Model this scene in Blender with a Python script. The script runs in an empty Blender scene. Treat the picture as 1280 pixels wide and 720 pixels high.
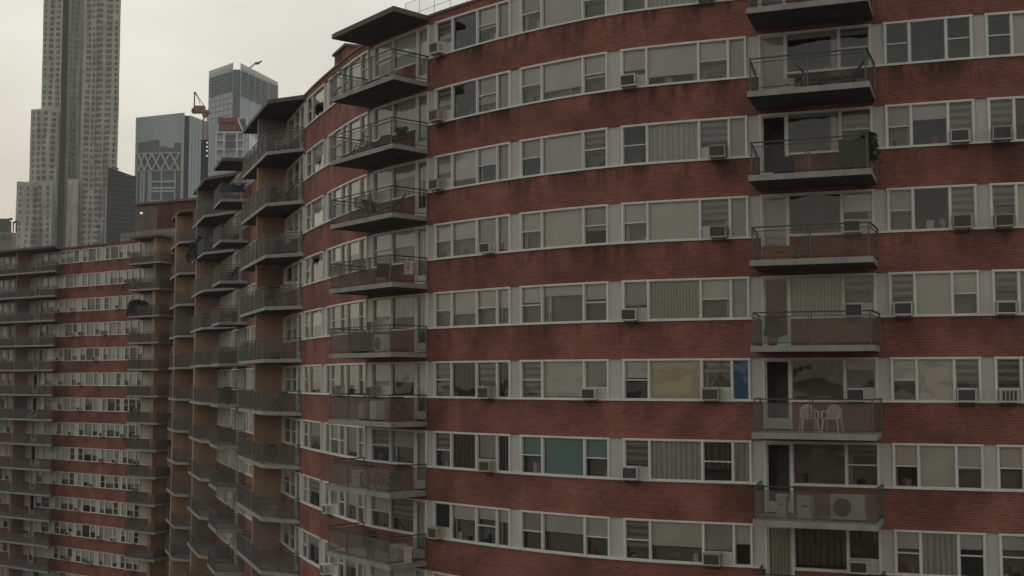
import bpy, math, random
from mathutils import Vector, Matrix
random.seed(11)
C = bpy.context.scene.collection
sc = bpy.context.scene
CZ = 46.0                      # camera height above the street
F = 1587.0; PITCH = math.radians(4.10)
H = 2.75                       # storey height
ZB = 9.304 + CZ                # balcony slab top of storey 0 (second storey from the roof)
SILL, HEAD = 0.94, 2.40
ROOF = 14.85 + CZ
cosp, sinp = math.cos(PITCH), math.sin(PITCH)

def zof(y, d):
    return CZ + d*math.tan(PITCH + math.atan((360-y)/F))
def xof(px, d, z):
    # lateral position of a thing at depth d, height z
    fw = d*cosp + (z-CZ)*sinp
    return (px-640)/F*fw

# ------------------------------------------------------------------ materials
def nodemat(name):
    m = bpy.data.materials.new(name); m.use_nodes = True
    nt = m.node_tree; nt.nodes.clear()
    out = nt.nodes.new('ShaderNodeOutputMaterial')
    return m, nt, out
def N(nt, t, **kw):
    n = nt.nodes.new(t)
    for k, v in kw.items():
        if hasattr(n, k): setattr(n, k, v)
        else: n.inputs[k].default_value = v
    return n
def rgba(c): return (c[0], c[1], c[2], 1)
def mat(name, col, rough=0.7, var=0.25, scale=2.0, metal=0.0, bump=0.0, spec=0.4, streak=False):
    m, nt, out = nodemat(name)
    b = N(nt, 'ShaderNodeBsdfPrincipled'); b.inputs['Roughness'].default_value = rough
    b.inputs['Metallic'].default_value = metal
    b.inputs['Specular IOR Level'].default_value = spec
    tc = N(nt, 'ShaderNodeNewGeometry')
    mp = N(nt, 'ShaderNodeMapping')
    mp.inputs['Scale'].default_value = (scale, scale, scale*(0.15 if streak else 1))
    nt.links.new(tc.outputs['Position'], mp.inputs['Vector'])
    n1 = N(nt, 'ShaderNodeTexNoise'); n1.inputs['Scale'].default_value = 1; n1.inputs['Detail'].default_value = 6
    n1.inputs['Roughness'].default_value = .65
    nt.links.new(mp.outputs[0], n1.inputs['Vector'])
    r = N(nt, 'ShaderNodeValToRGB')
    r.color_ramp.elements[0].position = .3; r.color_ramp.elements[1].position = .7
    r.color_ramp.elements[0].color = rgba([c*(1-var) for c in col])
    r.color_ramp.elements[1].color = rgba([min(1, c*(1+var*.5)) for c in col])
    nt.links.new(n1.outputs['Fac'], r.inputs[0]); nt.links.new(r.outputs[0], b.inputs['Base Color'])
    if bump:
        bp = N(nt, 'ShaderNodeBump'); bp.inputs['Strength'].default_value = bump; bp.inputs['Distance'].default_value = .02
        nt.links.new(n1.outputs['Fac'], bp.inputs['Height']); nt.links.new(bp.outputs[0], b.inputs['Normal'])
    nt.links.new(b.outputs[0], out.inputs[0])
    return m

def brick_mat(name, c1, c2, mortar, soot=1.0):
    m, nt, out = nodemat(name)
    L = nt.links.new
    b = N(nt, 'ShaderNodeBsdfPrincipled'); b.inputs['Roughness'].default_value = .85
    b.inputs['Specular IOR Level'].default_value = .2
    uv = N(nt, 'ShaderNodeUVMap'); uv.uv_map = 'wall'
    br = N(nt, 'ShaderNodeTexBrick')
    br.inputs['Scale'].default_value = 1
    br.inputs['Color1'].default_value = rgba(c1); br.inputs['Color2'].default_value = rgba(c2)
    br.inputs['Mortar'].default_value = rgba(mortar)
    br.inputs['Brick Width'].default_value = .24; br.inputs['Row Height'].default_value = .089
    br.inputs['Mortar Size'].default_value = .011; br.inputs['Mortar Smooth'].default_value = .2
    br.inputs['Bias'].default_value = -.1
    L(uv.outputs[0], br.inputs['Vector'])
    geo = N(nt, 'ShaderNodeNewGeometry')
    # broad tone variation
    n1 = N(nt, 'ShaderNodeTexNoise'); n1.inputs['Scale'].default_value = .55; n1.inputs['Detail'].default_value = 5
    L(geo.outputs['Position'], n1.inputs['Vector'])
    r1 = N(nt, 'ShaderNodeMapRange'); r1.inputs['From Min'].default_value = .3; r1.inputs['From Max'].default_value = .7
    r1.inputs['To Min'].default_value = .62; r1.inputs['To Max'].default_value = 1.32
    L(n1.outputs['Fac'], r1.inputs['Value'])
    mul = N(nt, 'ShaderNodeVectorMath', operation='SCALE')
    L(br.outputs['Color'], mul.inputs[0]); L(r1.outputs[0], mul.inputs['Scale'])
    # soot patches hanging from the sills: wide blocks along the wall, strongest near the top of each band
    sep = N(nt, 'ShaderNodeSeparateXYZ'); L(uv.outputs[0], sep.inputs[0])
    sepp = N(nt, 'ShaderNodeSeparateXYZ'); L(geo.outputs['Position'], sepp.inputs[0])
    comb = N(nt, 'ShaderNodeCombineXYZ')
    mu = N(nt, 'ShaderNodeMath', operation='MULTIPLY'); mu.inputs[1].default_value = 1.15; L(sep.outputs[0], mu.inputs[0])
    mz = N(nt, 'ShaderNodeMath', operation='MULTIPLY'); mz.inputs[1].default_value = .22; L(sepp.outputs[2], mz.inputs[0])
    L(mu.outputs[0], comb.inputs[0]); L(mz.outputs[0], comb.inputs[1])
    n2 = N(nt, 'ShaderNodeTexNoise'); n2.inputs['Scale'].default_value = 1.0; n2.inputs['Detail'].default_value = 8; n2.inputs['Roughness'].default_value = .68
    L(comb.outputs[0], n2.inputs['Vector'])
    r2 = N(nt, 'ShaderNodeMapRange'); r2.inputs['From Min'].default_value = .47; r2.inputs['From Max'].default_value = .57
    L(n2.outputs['Fac'], r2.inputs['Value'])
    rv = N(nt, 'ShaderNodeMapRange'); rv.inputs['From Min'].default_value = .05; rv.inputs['From Max'].default_value = .92
    rv.inputs['To Min'].default_value = .12; rv.inputs['To Max'].default_value = 1
    L(sep.outputs[1], rv.inputs['Value'])
    rz = N(nt, 'ShaderNodeMapRange'); rz.inputs['From Min'].default_value = CZ-6; rz.inputs['From Max'].default_value = CZ+10
    rz.inputs['To Min'].default_value = .14; rz.inputs['To Max'].default_value = 1
    L(sepp.outputs[2], rz.inputs['Value'])
    a = N(nt, 'ShaderNodeMath', operation='MULTIPLY'); L(r2.outputs[0], a.inputs[0]); L(rv.outputs[0], a.inputs[1])
    a2 = N(nt, 'ShaderNodeMath', operation='MULTIPLY'); L(a.outputs[0], a2.inputs[0]); L(rz.outputs[0], a2.inputs[1])
    # thin soot line directly below each sill
    rt = N(nt, 'ShaderNodeMapRange'); rt.inputs['From Min'].default_value = .72; rt.inputs['From Max'].default_value = .94
    rt.inputs['To Min'].default_value = 0; rt.inputs['To Max'].default_value = .28
    L(sep.outputs[1], rt.inputs['Value'])
    mx = N(nt, 'ShaderNodeMath', operation='MAXIMUM'); L(a2.outputs[0], mx.inputs[0]); L(rt.outputs[0], mx.inputs[1])
    a3 = N(nt, 'ShaderNodeMath', operation='MULTIPLY'); a3.inputs[1].default_value = soot*.85; L(mx.outputs[0], a3.inputs[0])
    mix = N(nt, 'ShaderNodeMix', data_type='RGBA')
    mix.inputs[7].default_value = (.028, .022, .017, 1)
    L(a3.outputs[0], mix.inputs[0]); L(mul.outputs[0], mix.inputs[6])
    L(mix.outputs[2], b.inputs['Base Color'])
    bp = N(nt, 'ShaderNodeBump'); bp.inputs['Strength'].default_value = .5; bp.inputs['Distance'].default_value = .01; bp.invert = True
    L(br.outputs['Fac'], bp.inputs['Height']); L(bp.outputs[0], b.inputs['Normal'])
    L(b.outputs[0], out.inputs[0])
    return m

def glass_mat(name, tint=(.96, .95, .91), ior=1.72, rough=.03):
    m, nt, out = nodemat(name); L = nt.links.new
    t = N(nt, 'ShaderNodeBsdfTransparent'); t.inputs[0].default_value = rgba(tint)
    g = N(nt, 'ShaderNodeBsdfGlossy'); g.inputs['Roughness'].default_value = rough; g.inputs['Color'].default_value = (.9, .92, .9, 1)
    fr = N(nt, 'ShaderNodeFresnel'); fr.inputs[0].default_value = ior
    geo = N(nt, 'ShaderNodeNewGeometry')
    n1 = N(nt, 'ShaderNodeTexNoise'); n1.inputs['Scale'].default_value = 1.3; n1.inputs['Detail'].default_value = 1
    L(geo.outputs['Position'], n1.inputs['Vector'])
    bp = N(nt, 'ShaderNodeBump'); bp.inputs['Strength'].default_value = .5; bp.inputs['Distance'].default_value = .04
    L(n1.outputs['Fac'], bp.inputs['Height']); L(bp.outputs[0], g.inputs['Normal'])
    mx = N(nt, 'ShaderNodeMixShader'); L(fr.outputs[0], mx.inputs[0]); L(t.outputs[0], mx.inputs[1]); L(g.outputs[0], mx.inputs[2])
    L(mx.outputs[0], out.inputs[0])
    return m

def fold_mat(name, col, freq, amp=.35, axis='u'):
    """fabric or slats: shade of folds and slats put into the colour as dark strips, plus bump"""
    m, nt, out = nodemat(name); L = nt.links.new
    b = N(nt, 'ShaderNodeBsdfPrincipled'); b.inputs['Roughness'].default_value = .8; b.inputs['Specular IOR Level'].default_value = .1
    uv = N(nt, 'ShaderNodeUVMap'); uv.uv_map = 'wall'
    sep = N(nt, 'ShaderNodeSeparateXYZ'); L(uv.outputs[0], sep.inputs[0])
    k = N(nt, 'ShaderNodeMath', operation='MULTIPLY'); k.inputs[1].default_value = freq*6.283
    L(sep.outputs[0 if axis == 'u' else 1], k.inputs[0])
    nz_ = N(nt, 'ShaderNodeTexNoise'); nz_.inputs['Scale'].default_value = 1.7; nz_.inputs['Detail'].default_value = 2
    g_ = N(nt, 'ShaderNodeNewGeometry'); mpp = N(nt, 'ShaderNodeMapping'); mpp.inputs['Scale'].default_value = (1, 1, .12 if axis == 'u' else 1); L(g_.outputs['Position'], mpp.inputs[0]); L(mpp.outputs[0], nz_.inputs['Vector'])
    k2 = N(nt, 'ShaderNodeMath', operation='MULTIPLY_ADD'); k2.inputs[1].default_value = 9 if axis == 'u' and freq < 8 else .8; L(nz_.outputs['Fac'], k2.inputs[0]); L(k.outputs[0], k2.inputs[2])
    s = N(nt, 'ShaderNodeMath', operation='SINE'); L(k2.outputs[0], s.inputs[0])
    r = N(nt, 'ShaderNodeValToRGB'); r.color_ramp.elements[0].color = rgba([c*(1-amp) for c in col]); r.color_ramp.elements[1].color = rgba(col)
    mr = N(nt, 'ShaderNodeMapRange'); mr.inputs['From Min'].default_value = -1; L(s.outputs[0], mr.inputs['Value'])
    L(mr.outputs[0], r.inputs[0]); L(r.outputs[0], b.inputs['Base Color'])
    bp = N(nt, 'ShaderNodeBump'); bp.inputs['Strength'].default_value = .6; bp.inputs['Distance'].default_value = .02
    L(mr.outputs[0], bp.inputs['Height']); L(bp.outputs[0], b.inputs['Normal'])
    L(b.outputs[0], out.inputs[0])
    return m

def wire_mat(name, col, cover):
    """woven wire guard seen from afar: part metal, part open"""
    m, nt, out = nodemat(name); L = nt.links.new
    b = N(nt, 'ShaderNodeBsdfPrincipled'); b.inputs['Base Color'].default_value = rgba(col); b.inputs['Roughness'].default_value = .6
    t = N(nt, 'ShaderNodeBsdfTransparent')
    geo = N(nt, 'ShaderNodeNewGeometry'); n1 = N(nt, 'ShaderNodeTexNoise'); n1.inputs['Scale'].default_value = .8; n1.inputs['Detail'].default_value = 3
    L(geo.outputs['Position'], n1.inputs['Vector'])
    mr = N(nt, 'ShaderNodeMapRange'); mr.inputs['From Min'].default_value = .3; mr.inputs['From Max'].default_value = .7
    mr.inputs['To Min'].default_value = cover*.8; mr.inputs['To Max'].default_value = min(1, cover*1.2)
    L(n1.outputs['Fac'], mr.inputs['Value'])
    mx = N(nt, 'ShaderNodeMixShader'); L(mr.outputs[0], mx.inputs[0]); L(t.outputs[0], mx.inputs[1]); L(b.outputs[0], mx.inputs[2])
    L(mx.outputs[0], out.inputs[0])
    return m

M = {}
M['brick'] = brick_mat('red_brick', (.315, .100, .070), (.215, .068, .050), (.22, .16, .135))
M['brick_dark'] = brick_mat('roof_brick', (.20, .062, .05), (.15, .05, .04), (.10, .075, .065), .5)
M['coping'] = mat('coping_stone', (.16, .12, .10), .8, .3, 1.5)
M['frame'] = mat('painted_frame', (.76, .735, .69), .5, .18, 3, streak=True)
M['frame2'] = mat('sash_frame', (.66, .65, .60), .45, .2, 3)
M['panel'] = mat('grey_pier_panel', (.53, .51, .47), .6, .14, 1.4, streak=True)
M['concrete'] = mat('balcony_concrete', (.34, .325, .30), .85, .35, 1.3, bump=.3)
M['fascia'] = mat('balcony_fascia', (.34, .33, .30), .8, .3, 2.0, streak=True)
M['room'] = mat('room_plaster', (.60, .57, .52), .9, .3, .8)
M['roomfloor'] = mat('room_floor', (.28, .20, .14), .8, .2, 1)
M['glass'] = glass_mat('window_glass')
M['rail'] = mat('railing_metal', (.075, .075, .065), .5, .2, 3, metal=.3)
M['raillight'] = mat('railing_post_metal', (.14, .135, .115), .5, .2, 3, metal=.2)
M['wire'] = wire_mat('railing_wire', (.13, .126, .11), .27)
M['wire2'] = wire_mat('dense_railing_wire', (.11, .105, .092), .50)
M['wire3'] = wire_mat('veiling_railing_wire', (.16, .148, .125), .48)
M['soffit'] = mat('balcony_soffit', (.075, .07, .06), .9, .4, 1.3)  # shade under the slabs put into the colour, with some dirt
M['canopy'] = mat('canopy_edge', (.15, .125, .10), .85, .35, 1.5)
M['roofwire'] = wire_mat('roof_railing_wire', (.5, .42, .38), .18)
M['tan'] = mat('partition_tan', (.50, .32, .22), .8, .35, .6, streak=True)
M['tan2'] = mat('partition_brown', (.40, .245, .17), .8, .38, .6, streak=True)
M['greyfin'] = mat('partition_grey', (.27, .24, .21), .8, .2, .6, streak=True)
M['pinkfin'] = mat('partition_pink', (.38, .28, .25), .8, .2, .6, streak=True)
M['roof'] = mat('roof_gravel', (.22, .21, .19), .95, .3, 3)
M['b_w'] = mat('blind_offwhite', (.84, .82, .80), .8, .12, .9)
M['b_g'] = mat('blind_grey', (.60, .59, .575), .8, .15, .9)
M['b_t'] = mat('blind_teal', (.38, .56, .58), .8, .1, 1)
M['b_u'] = mat('blind_blue', (.07, .27, .48), .8, .1, 1)
M['b_y'] = mat('blind_yellow', (.82, .76, .57), .8, .06, 1)
M['b_c'] = fold_mat('curtain_pale', (.78, .77, .74), 5.5, .35)
M['b_k'] = fold_mat('curtain_dark', (.2, .19, .16), 5, .6)
M['b_v'] = fold_mat('vertical_blind', (.68, .67, .58), 9, .4)
M['b_s'] = fold_mat('venetian_blind', (.50, .485, .46), 4.2, .55, 'v')
M['b_n'] = mat('sheer_net', (.30, .285, .26), .9, .25, 1.5)  # net added behind part-covered lights so the panes look less black
M['b_r'] = mat('cloth_red', (.25, .07, .05), .8, .2, 2)
M['ac_w'] = mat('ac_white', (.66, .64, .58), .5, .15, 3)
M['ac_b'] = mat('ac_beige', (.46, .40, .33), .5, .15, 3)
M['ac_d'] = mat('ac_grille', (.07, .068, .06), .6, .2, 4)
M['acc'] = fold_mat('accordion_panel', (.70, .68, .62), 20, .25)
M['plastic'] = mat('white_plastic', (.72, .66, .62), .4, .06, 3)
M['black'] = mat('black_fabric', (.02, .02, .022), .7, .3, 4)
M['darkmetal'] = mat('dark_metal', (.05, .05, .05), .5, .3, 4)
M['leaf'] = mat('leaf_green', (.06, .085, .03), .7, .5, 9)
M['leaf2'] = mat('leaf_dark', (.035, .055, .025), .7, .5, 9)
M['terracotta'] = mat('terracotta', (.30, .12, .07), .8, .2, 4)
M['green'] = mat('green_screen_cloth', (.055, .085, .03), .85, .35, 3)
M['cream'] = mat('cream_box', (.48, .42, .38), .7, .2, 3)
M['navy'] = mat('navy_cloth', (.03, .04, .08), .8, .2, 3)
M['red'] = mat('red_paint', (.35, .06, .04), .6, .2, 3)
M['wood'] = mat('weathered_wood', (.20, .12, .07), .8, .3, 4)

# ------------------------------------------------------------------ mesh builder
class MB:
    def __init__(s): s.v = []; s.f = []; s.uv = []; s.mi = []; s.m = []
    def slot(s, m):
        if m not in s.m: s.m.append(m)
        return s.m.index(m)
    def face(s, pts, m, uvs=None):
        i = len(s.v); s.v += [tuple(p) for p in pts]; s.f.append(tuple(range(i, i+len(pts))))
        s.uv.append(uvs or [(0, 0)]*len(pts)); s.mi.append(s.slot(m))
    def hexa(s, p, m, uvs=None):
        """p: 8 points, bottom ring 0-3 (ccw) then top ring 4-7"""
        Q = [(0, 3, 2, 1), (4, 5, 6, 7), (0, 1, 5, 4), (1, 2, 6, 5), (2, 3, 7, 6), (3, 0, 4, 7)]
        for q in Q:
            s.face([p[k] for k in q], m, [uvs[k] for k in q] if uvs else None)
    def box(s, a, b, m):
        x0, y0, z0 = a; x1, y1, z1 = b
        s.hexa([(x0,y0,z0),(x1,y0,z0),(x1,y1,z0),(x0,y1,z0),(x0,y0,z1),(x1,y0,z1),(x1,y1,z1),(x0,y1,z1)], m)
    def bar(s, p, q, r, m, n=4):
        p = Vector(p); q = Vector(q); d = (q-p)
        if d.length < 1e-6: return
        d.normalize(); up = Vector((0,0,1)) if abs(d.z) < .9 else Vector((1,0,0))
        a = d.cross(up).normalized(); b = a.cross(d).normalized()
        ring = [(math.cos(2*math.pi*(k+.5)/n), math.sin(2*math.pi*(k+.5)/n)) for k in range(n)]
        k2 = r*1.414 if n == 4 else r
        P = [p+(a*c+b*t)*k2 for c, t in ring]; Q = [q+(a*c+b*t)*k2 for c, t in ring]
        for k in range(n):
            j = (k+1) % n; s.face([P[k], P[j], Q[j], Q[k]], m)
        s.face(P[::-1], m); s.face(Q, m)
    def prism(s, poly, z0, z1, m, mtop=None, mside=None, mbot=None):
        n = len(poly)
        s.face([(x, y, z1) for x, y in poly], mtop or m)
        s.face([(x, y, z0) for x, y in poly][::-1], mbot or m)
        for k in range(n):
            a = poly[k]; b = poly[(k+1) % n]; l = math.dist(a, b)
            s.face([(a[0],a[1],z0),(b[0],b[1],z0),(b[0],b[1],z1),(a[0],a[1],z1)], mside or m, [(0,0),(l,0),(l,z1-z0),(0,z1-z0)])
    def build(s, name, parent=None, smooth=False):
        me = bpy.data.meshes.new(name); me.from_pydata(s.v, [], s.f)
        for m in s.m: me.materials.append(m)
        me.polygons.foreach_set('material_index', s.mi)
        if smooth: me.polygons.foreach_set('use_smooth', [True]*len(s.f))
        lay = me.uv_layers.new(name='wall')
        fl = [c for u in s.uv for p in u for c in p]
        lay.data.foreach_set('uv', fl)
        me.update()
        o = bpy.data.objects.new(name, me); C.objects.link(o)
        if parent is not None: o.parent = parent
        return o
def tag(o, label=None, cat=None, group=None, kind=None):
    if label: o['label'] = label
    if cat: o['category'] = cat
    if group: o['group'] = group
    if kind: o['kind'] = kind
    return o
def empty(name, loc=(0,0,0), rz=0):
    o = bpy.data.objects.new(name, None); C.objects.link(o); o.location = loc; o.rotation_euler = (0,0,rz); o.empty_display_size = .3
    return o
kids = {}
def copy_tree(o, parent=None):
    c = o.copy(); C.objects.link(c); c.parent = parent
    for ch in [x for x in bpy.data.objects if x.parent == o]:
        copy_tree(ch, c)
    return c

# ------------------------------------------------------------------ the serpentine wall line (plan)
WP = [(30,38.6),(26,38.35),(22,38.6),(18.4,39.2),(15.18,40.01),(12.23,41.07),(7.98,42.73),(3.87,44.5),(.33,47.17),(-3.4,51.01),
      (-6.35,55.06),(-9,60.9),(-11.15,66.4),(-14.4,75.7),(-17.8,85),(-20.8,93),(-23.7,101),(-27.5,111.2),(-29.8,117.6),(-31.1,122.8),
      (-32.8,128.4),(-35.3,131.9),(-39,134.2),(-45,138.8),(-51.2,143.5),(-58,148.6),(-66,154),(-75,160)]
def catmull(P, n=24):
    out = []
    for i in range(1, len(P)-2):
        a, b, c, d = [Vector(P[i+k]) for k in (-1, 0, 1, 2)]
        for k in range(n):
            t = k/n
            out.append(.5*((2*b)+(c-a)*t+(2*a-5*b+4*c-d)*t*t+(3*b-a-3*c+d)*t**3))
    out.append(Vector(P[-2]))
    return out
CUR = catmull(WP); CS = [0.0]
for i in range(1, len(CUR)): CS.append(CS[-1]+(CUR[i]-CUR[i-1]).length)
SMAX = CS[-1]
import bisect
def W(s):
    s = min(max(s, 0), SMAX-1e-6); i = max(0, bisect.bisect_right(CS, s)-1); i = min(i, len(CUR)-2)
    t = (s-CS[i])/(CS[i+1]-CS[i]); return CUR[i].lerp(CUR[i+1], t)
def T(s):
    d = W(min(s+.35, SMAX-.001))-W(max(s-.35, 0)); return d.normalized()
def NO(s):      # outward (street side, towards the camera)
    t = T(s); return Vector((-t.y, t.x))
def P(s, o=0.0):
    return W(s)+NO(s)*o
def s_of_px(px):
    # where the wall crosses the sight line of that column of the picture at eye level
    r = (px-640)/(F*1.0)*1.0
    prev = None
    for i in range(len(CUR)):
        v = CUR[i].x/(CUR[i].y*cosp) - r
        if prev is not None and prev > 0 >= v:
            t = prev/(prev-v); return CS[i-1]+t*(CS[i]-CS[i-1])
        prev = v
    return SMAX
def seg(mb, s0, s1, o0, o1, z0, z1, m, vz=None, step=.8, ends=True):
    """a box that follows the wall between s0..s1, offsets o0(inner)..o1(outer)"""
    n = max(1, int(math.ceil((s1-s0)/step)))
    vz = z0 if vz is None else vz
    S = [s0+(s1-s0)*k/n for k in range(n+1)]
    O = [P(s, o1) for s in S]; I = [P(s, o0) for s in S]
    for k in range(n):
        a, b, c, d = O[k], O[k+1], I[k+1], I[k]
        u0, u1 = S[k], S[k+1]; v0, v1 = z0-vz, z1-vz
        mb.face([(a.x,a.y,z0),(b.x,b.y,z0),(b.x,b.y,z1),(a.x,a.y,z1)][::-1], m, [(u0,v0),(u1,v0),(u1,v1),(u0,v1)][::-1])
        mb.face([(d.x,d.y,z0),(c.x,c.y,z0),(c.x,c.y,z1),(d.x,d.y,z1)], m, [(u0,v0),(u1,v0),(u1,v1),(u0,v1)])
        mb.face([(a.x,a.y,z1),(b.x,b.y,z1),(c.x,c.y,z1),(d.x,d.y,z1)][::-1], m, [(u0,v1),(u1,v1),(u1,v1),(u0,v1)])
        mb.face([(a.x,a.y,z0),(b.x,b.y,z0),(c.x,c.y,z0),(d.x,d.y,z0)], m, [(u0,v0),(u1,v0),(u1,v0),(u0,v0)])
    if ends:
        for k in (0, n):
            a, d = O[k], I[k]; u = S[k]
            q = [(a.x,a.y,z0),(d.x,d.y,z0),(d.x,d.y,z1),(a.x,a.y,z1)]
            mb.face(q if k else q[::-1], m, [(u, z0-vz)]*2+[(u, z1-vz)]*2)

# ------------------------------------------------------------------ bays
def bay(name, px, types):
    s = [s_of_px(p) for p in px]
    return dict(name=name, s=s, types=types)
bays = [
 bay('A3', [1376,1408,1456,1488][::-1], 'DFD'),
 bay('A2', [1245,1277,1325,1358][::-1], 'DFD'),
 bay('A',  [1115,1146,1193,1225.5][::-1], 'DFD'),
 bay('R',  [955,988.5,1056,1096][::-1], 'DFO'),
 bay('E',  [779.5,811,877,915,937][::-1], 'NDFD'),
 bay('Cm', [651,677.5,730,760][::-1], 'DFD'),
 bay('Fb', [543,564,595.5,621,637][::-1], 'NDFD'),
 bay('CB', [465,488.5,519,533][::-1], 'OFD'),
 bay('G2', [407.5,413,424.5,432.5,448,457][::-1], 'DFDDN'),
 bay('G1', [380,386.5,402][::-1], 'FD'),
 bay('DB', [355.5,364,371,376.5][::-1], 'ODD'),
]
named = {b['name']: b for b in bays}
finS = {'D': s_of_px(353), 'c': s_of_px(272), 'b': s_of_px(242), 'a': s_of_px(209), 'L': s_of_px(33)}
# auto bays between the corner partition and the far wing
s = finS['D']+.5; send = s_of_px(180)-.5; fins = sorted(v for k, v in finS.items() if k not in 'L')
k = 0
while s < send-3:
    w = [1.05, 1.5, 1.05][:]; e = s+sum(w)
    hit = [f for f in fins if s-.3 < f < e+.3]
    if hit: 
        if hit[0]-s > 2.6:
            bays.append(dict(name='auto', s=[s, s+1.05, s+2.1], types='DF'))
        s = hit[0]+.4; continue
    types = 'OFD' if k % 3 == 1 else 'DFD'
    bays.append(dict(name='auto', s=[s, s+w[0], s+w[0]+w[1], e], types=types)); s = e+.55; k += 1
for px in ([72,79,89,96],[99.5,106.5,117,124],[128,134.5,145,151.5],[155,161.5,171,177.5]):
    b = bay('W', px[::-1], 'DFD'); bays.append(b)
for px, t in (([48,56,66],'DF'),([41,47],'O'),([9,15,23],'DF'),([-8,0,7],'FD')):
    bays.append(bay('L', px[::-1], t))
bays.sort(key=lambda b: b['s'][0])
ZR0, ZR1 = -1, 17          # storeys, counted down
def zf(r): return ZB - H*r
LASTROW = {'A3':7,'A2':7,'A':7,'R':7,'E':7,'Cm':7,'Fb':7,'CB':8,'G2':9,'G1':9,'DB':10,'auto':13,'W':13,'L':13}

building = empty('apartment_building', (P(25).x, P(25).y, 0))
INV = Matrix.Translation(-building.location)
def part(mb, name, parent=building, **k):
    o = mb.build(name, parent, **k)
    if parent is building: o.matrix_parent_inverse = INV
    return o

doors = []     # door spans (s0,s1)
for b in bays:
    for i, t in enumerate(b['types']):
        if t == 'O': doors.append((b['s'][i], b['s'][i+1], LASTROW[b['name']]))
doors.sort()
def spans(a, b, cuts):
    out = []; x = a
    for c0, c1 in sorted(cuts):
        if c0 > x: out.append((x, c0))
        x = max(x, c1)
    if x < b: out.append((x, b))
    return out
SL = SMAX-.5
allw = [(b['s'][0], b['s'][-1], LASTROW[b['name']]) for b in bays]
for r in range(ZR0, ZR1+1):
    mb = MB(); z = zf(r)
    cuts = [(d[0], d[1]) for d in doors if r <= d[2]]
    seg(mb, .2, SL, -.30, 0, z-.35, z, M['brick'], vz=z)
    for a, c in spans(.2, SL, cuts):
        seg(mb, a, c, -.30, 0, z, z+SILL, M['brick'], vz=z)
        seg(mb, a, c, -.12, .045, z+SILL, z+SILL+.065, M['frame'])
    for a, c in spans(.2, SL, [(a, c) for a, c, l in allw if r <= l]):
        seg(mb, a, c, -.26, -.05, z+SILL, z+HEAD, M['panel'])
    part(mb, 'storey_wall')
# parapet
mb = MB(); seg(mb, .2, SL, -.30, 0, zf(-1)+HEAD, ROOF-.1, M['brick'], vz=ROOF-.3); part(mb, 'parapet')
mb = MB(); seg(mb, .2, SL, -.36, .05, ROOF-.1, ROOF, M['coping']); part(mb, 'coping')
mb = MB(); seg(mb, .2, SL, -17, -.3, ROOF-.55, ROOF-.35, M['roof'], step=2)
part(mb, 'roof')
mb = MB(); seg(mb, .2, SL, -17.3, -17, 0, ROOF, M['brick'], vz=0, step=2)
for e in (.2, SL-.3): seg(mb, e, e+.3, -17, -.31, 0, ROOF-.6, M['brick'], vz=0)
part(mb, 'rear_wall')
mb = MB(); seg(mb, .2, SL, -.3, 0, 0, zf(ZR1)-.36, M['brick'], vz=0); part(mb, 'base_wall')
# interiors: storey floors and a corridor wall
mb = MB()
for r in range(-1, 14):
    z = zf(r)
    seg(mb, .3, SL-.4, -3.2, -.31, z-.24, z-.02, M['roomfloor'], step=1.6)
    seg(mb, .3, SL-.4, -3.4, -3.2, z, z+2.5, M['room'], step=1.6)
    for i in range(len(bays)-1):
        g = (bays[i]['s'][-1]+bays[i+1]['s'][0])/2
        seg(mb, g-.06, g+.06, -3.2, -.31, z, z+2.5, M['room'])
seg(mb, .3, SL-.4, -3.2, -.31, zf(-1)+2.5, zf(-1)+2.65, M['room'], step=1.6)
part(mb, 'interior_wall')

BL = {'w':'b_w','g':'b_g','t':'b_t','u':'b_u','y':'b_y','c':'b_c','k':'b_k','v':'b_v','s':'b_s','r':'b_r'}
# what each near window shows, read off the picture: storey -> lights from left to right in the picture
TBL = {
'Fb': {-1:['s55A','d0','w55','g100'],0:['s50A','d0','g70','g100'],1:['g50A','w80','w50','c100'],2:['w50','w45','g100B','g92'],
       3:['w50','w60','w45','w50'],4:['s88','k80','s55B','k80'],5:['s50','k100','g60B','k100'],6:['d0A','w35','w30','w32'],7:['w40','g30','w100','w20']},
'Cm': {-1:['g50','w100','g55'],0:['w50','w75','w55'],1:['g50','w100','s60'],2:['w50','w100','g60'],3:['w38','w25','w42'],4:['s90','w90','g100A'],
       5:['t45','t100','t50'],6:['g50','w45','w52'],7:['w50','w100','g50']},
'E': {-1:['w30','c100','g60A','w100'],0:['w52A','w72','w50','g100'],1:['d50','c96','s55B','g100'],2:['w50','w100','s55B','g100'],3:['g60A','v100','w50','g100'],
      4:['w40','y100','s30A','u100'],5:['s60A','c100','k70','c100'],6:['s70','w60','g60A','w45'],7:['w50','g50','w40','k100']},
'A': {-1:['d0','d0','g50'],0:['d0','d0','d0'],1:['g45','w35','s60A'],2:['g50','d0','s65A'],3:['s55B','w100','w50'],4:['w52','w100','s60A'],5:['w50','w100','w52'],
      6:['w38','c100','w35'],7:['w50','g50','w40']},
'A2': {-1:['g30','w100','g50'],0:['d0','w100','g50'],1:['s60A','r60','w50'],2:['s45A','w100','g50'],3:['s45A','g100','w40'],4:['s60A','w50','w50'],5:['w50','w50','w50'],
       6:['w35','w60','g60'],7:['w50','w50','w50']},
'R': {-1:['k60','d0','d0'],0:['g100','g12','s20'],1:['d0','g10','s45'],2:['g96','d0','w45A'],3:['r100','v100','s40A'],4:['d0','k35','g25A'],5:['d0','d0','s30'],
      6:['v100','k90','k30A'],7:['g50','k90','k30']},
}
OPT = ['w50','w50','w40','g50','w60','w100','g100','c100','d0','s60','w30','g80','k100','s50','c60','v100','w55','g35']
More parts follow.
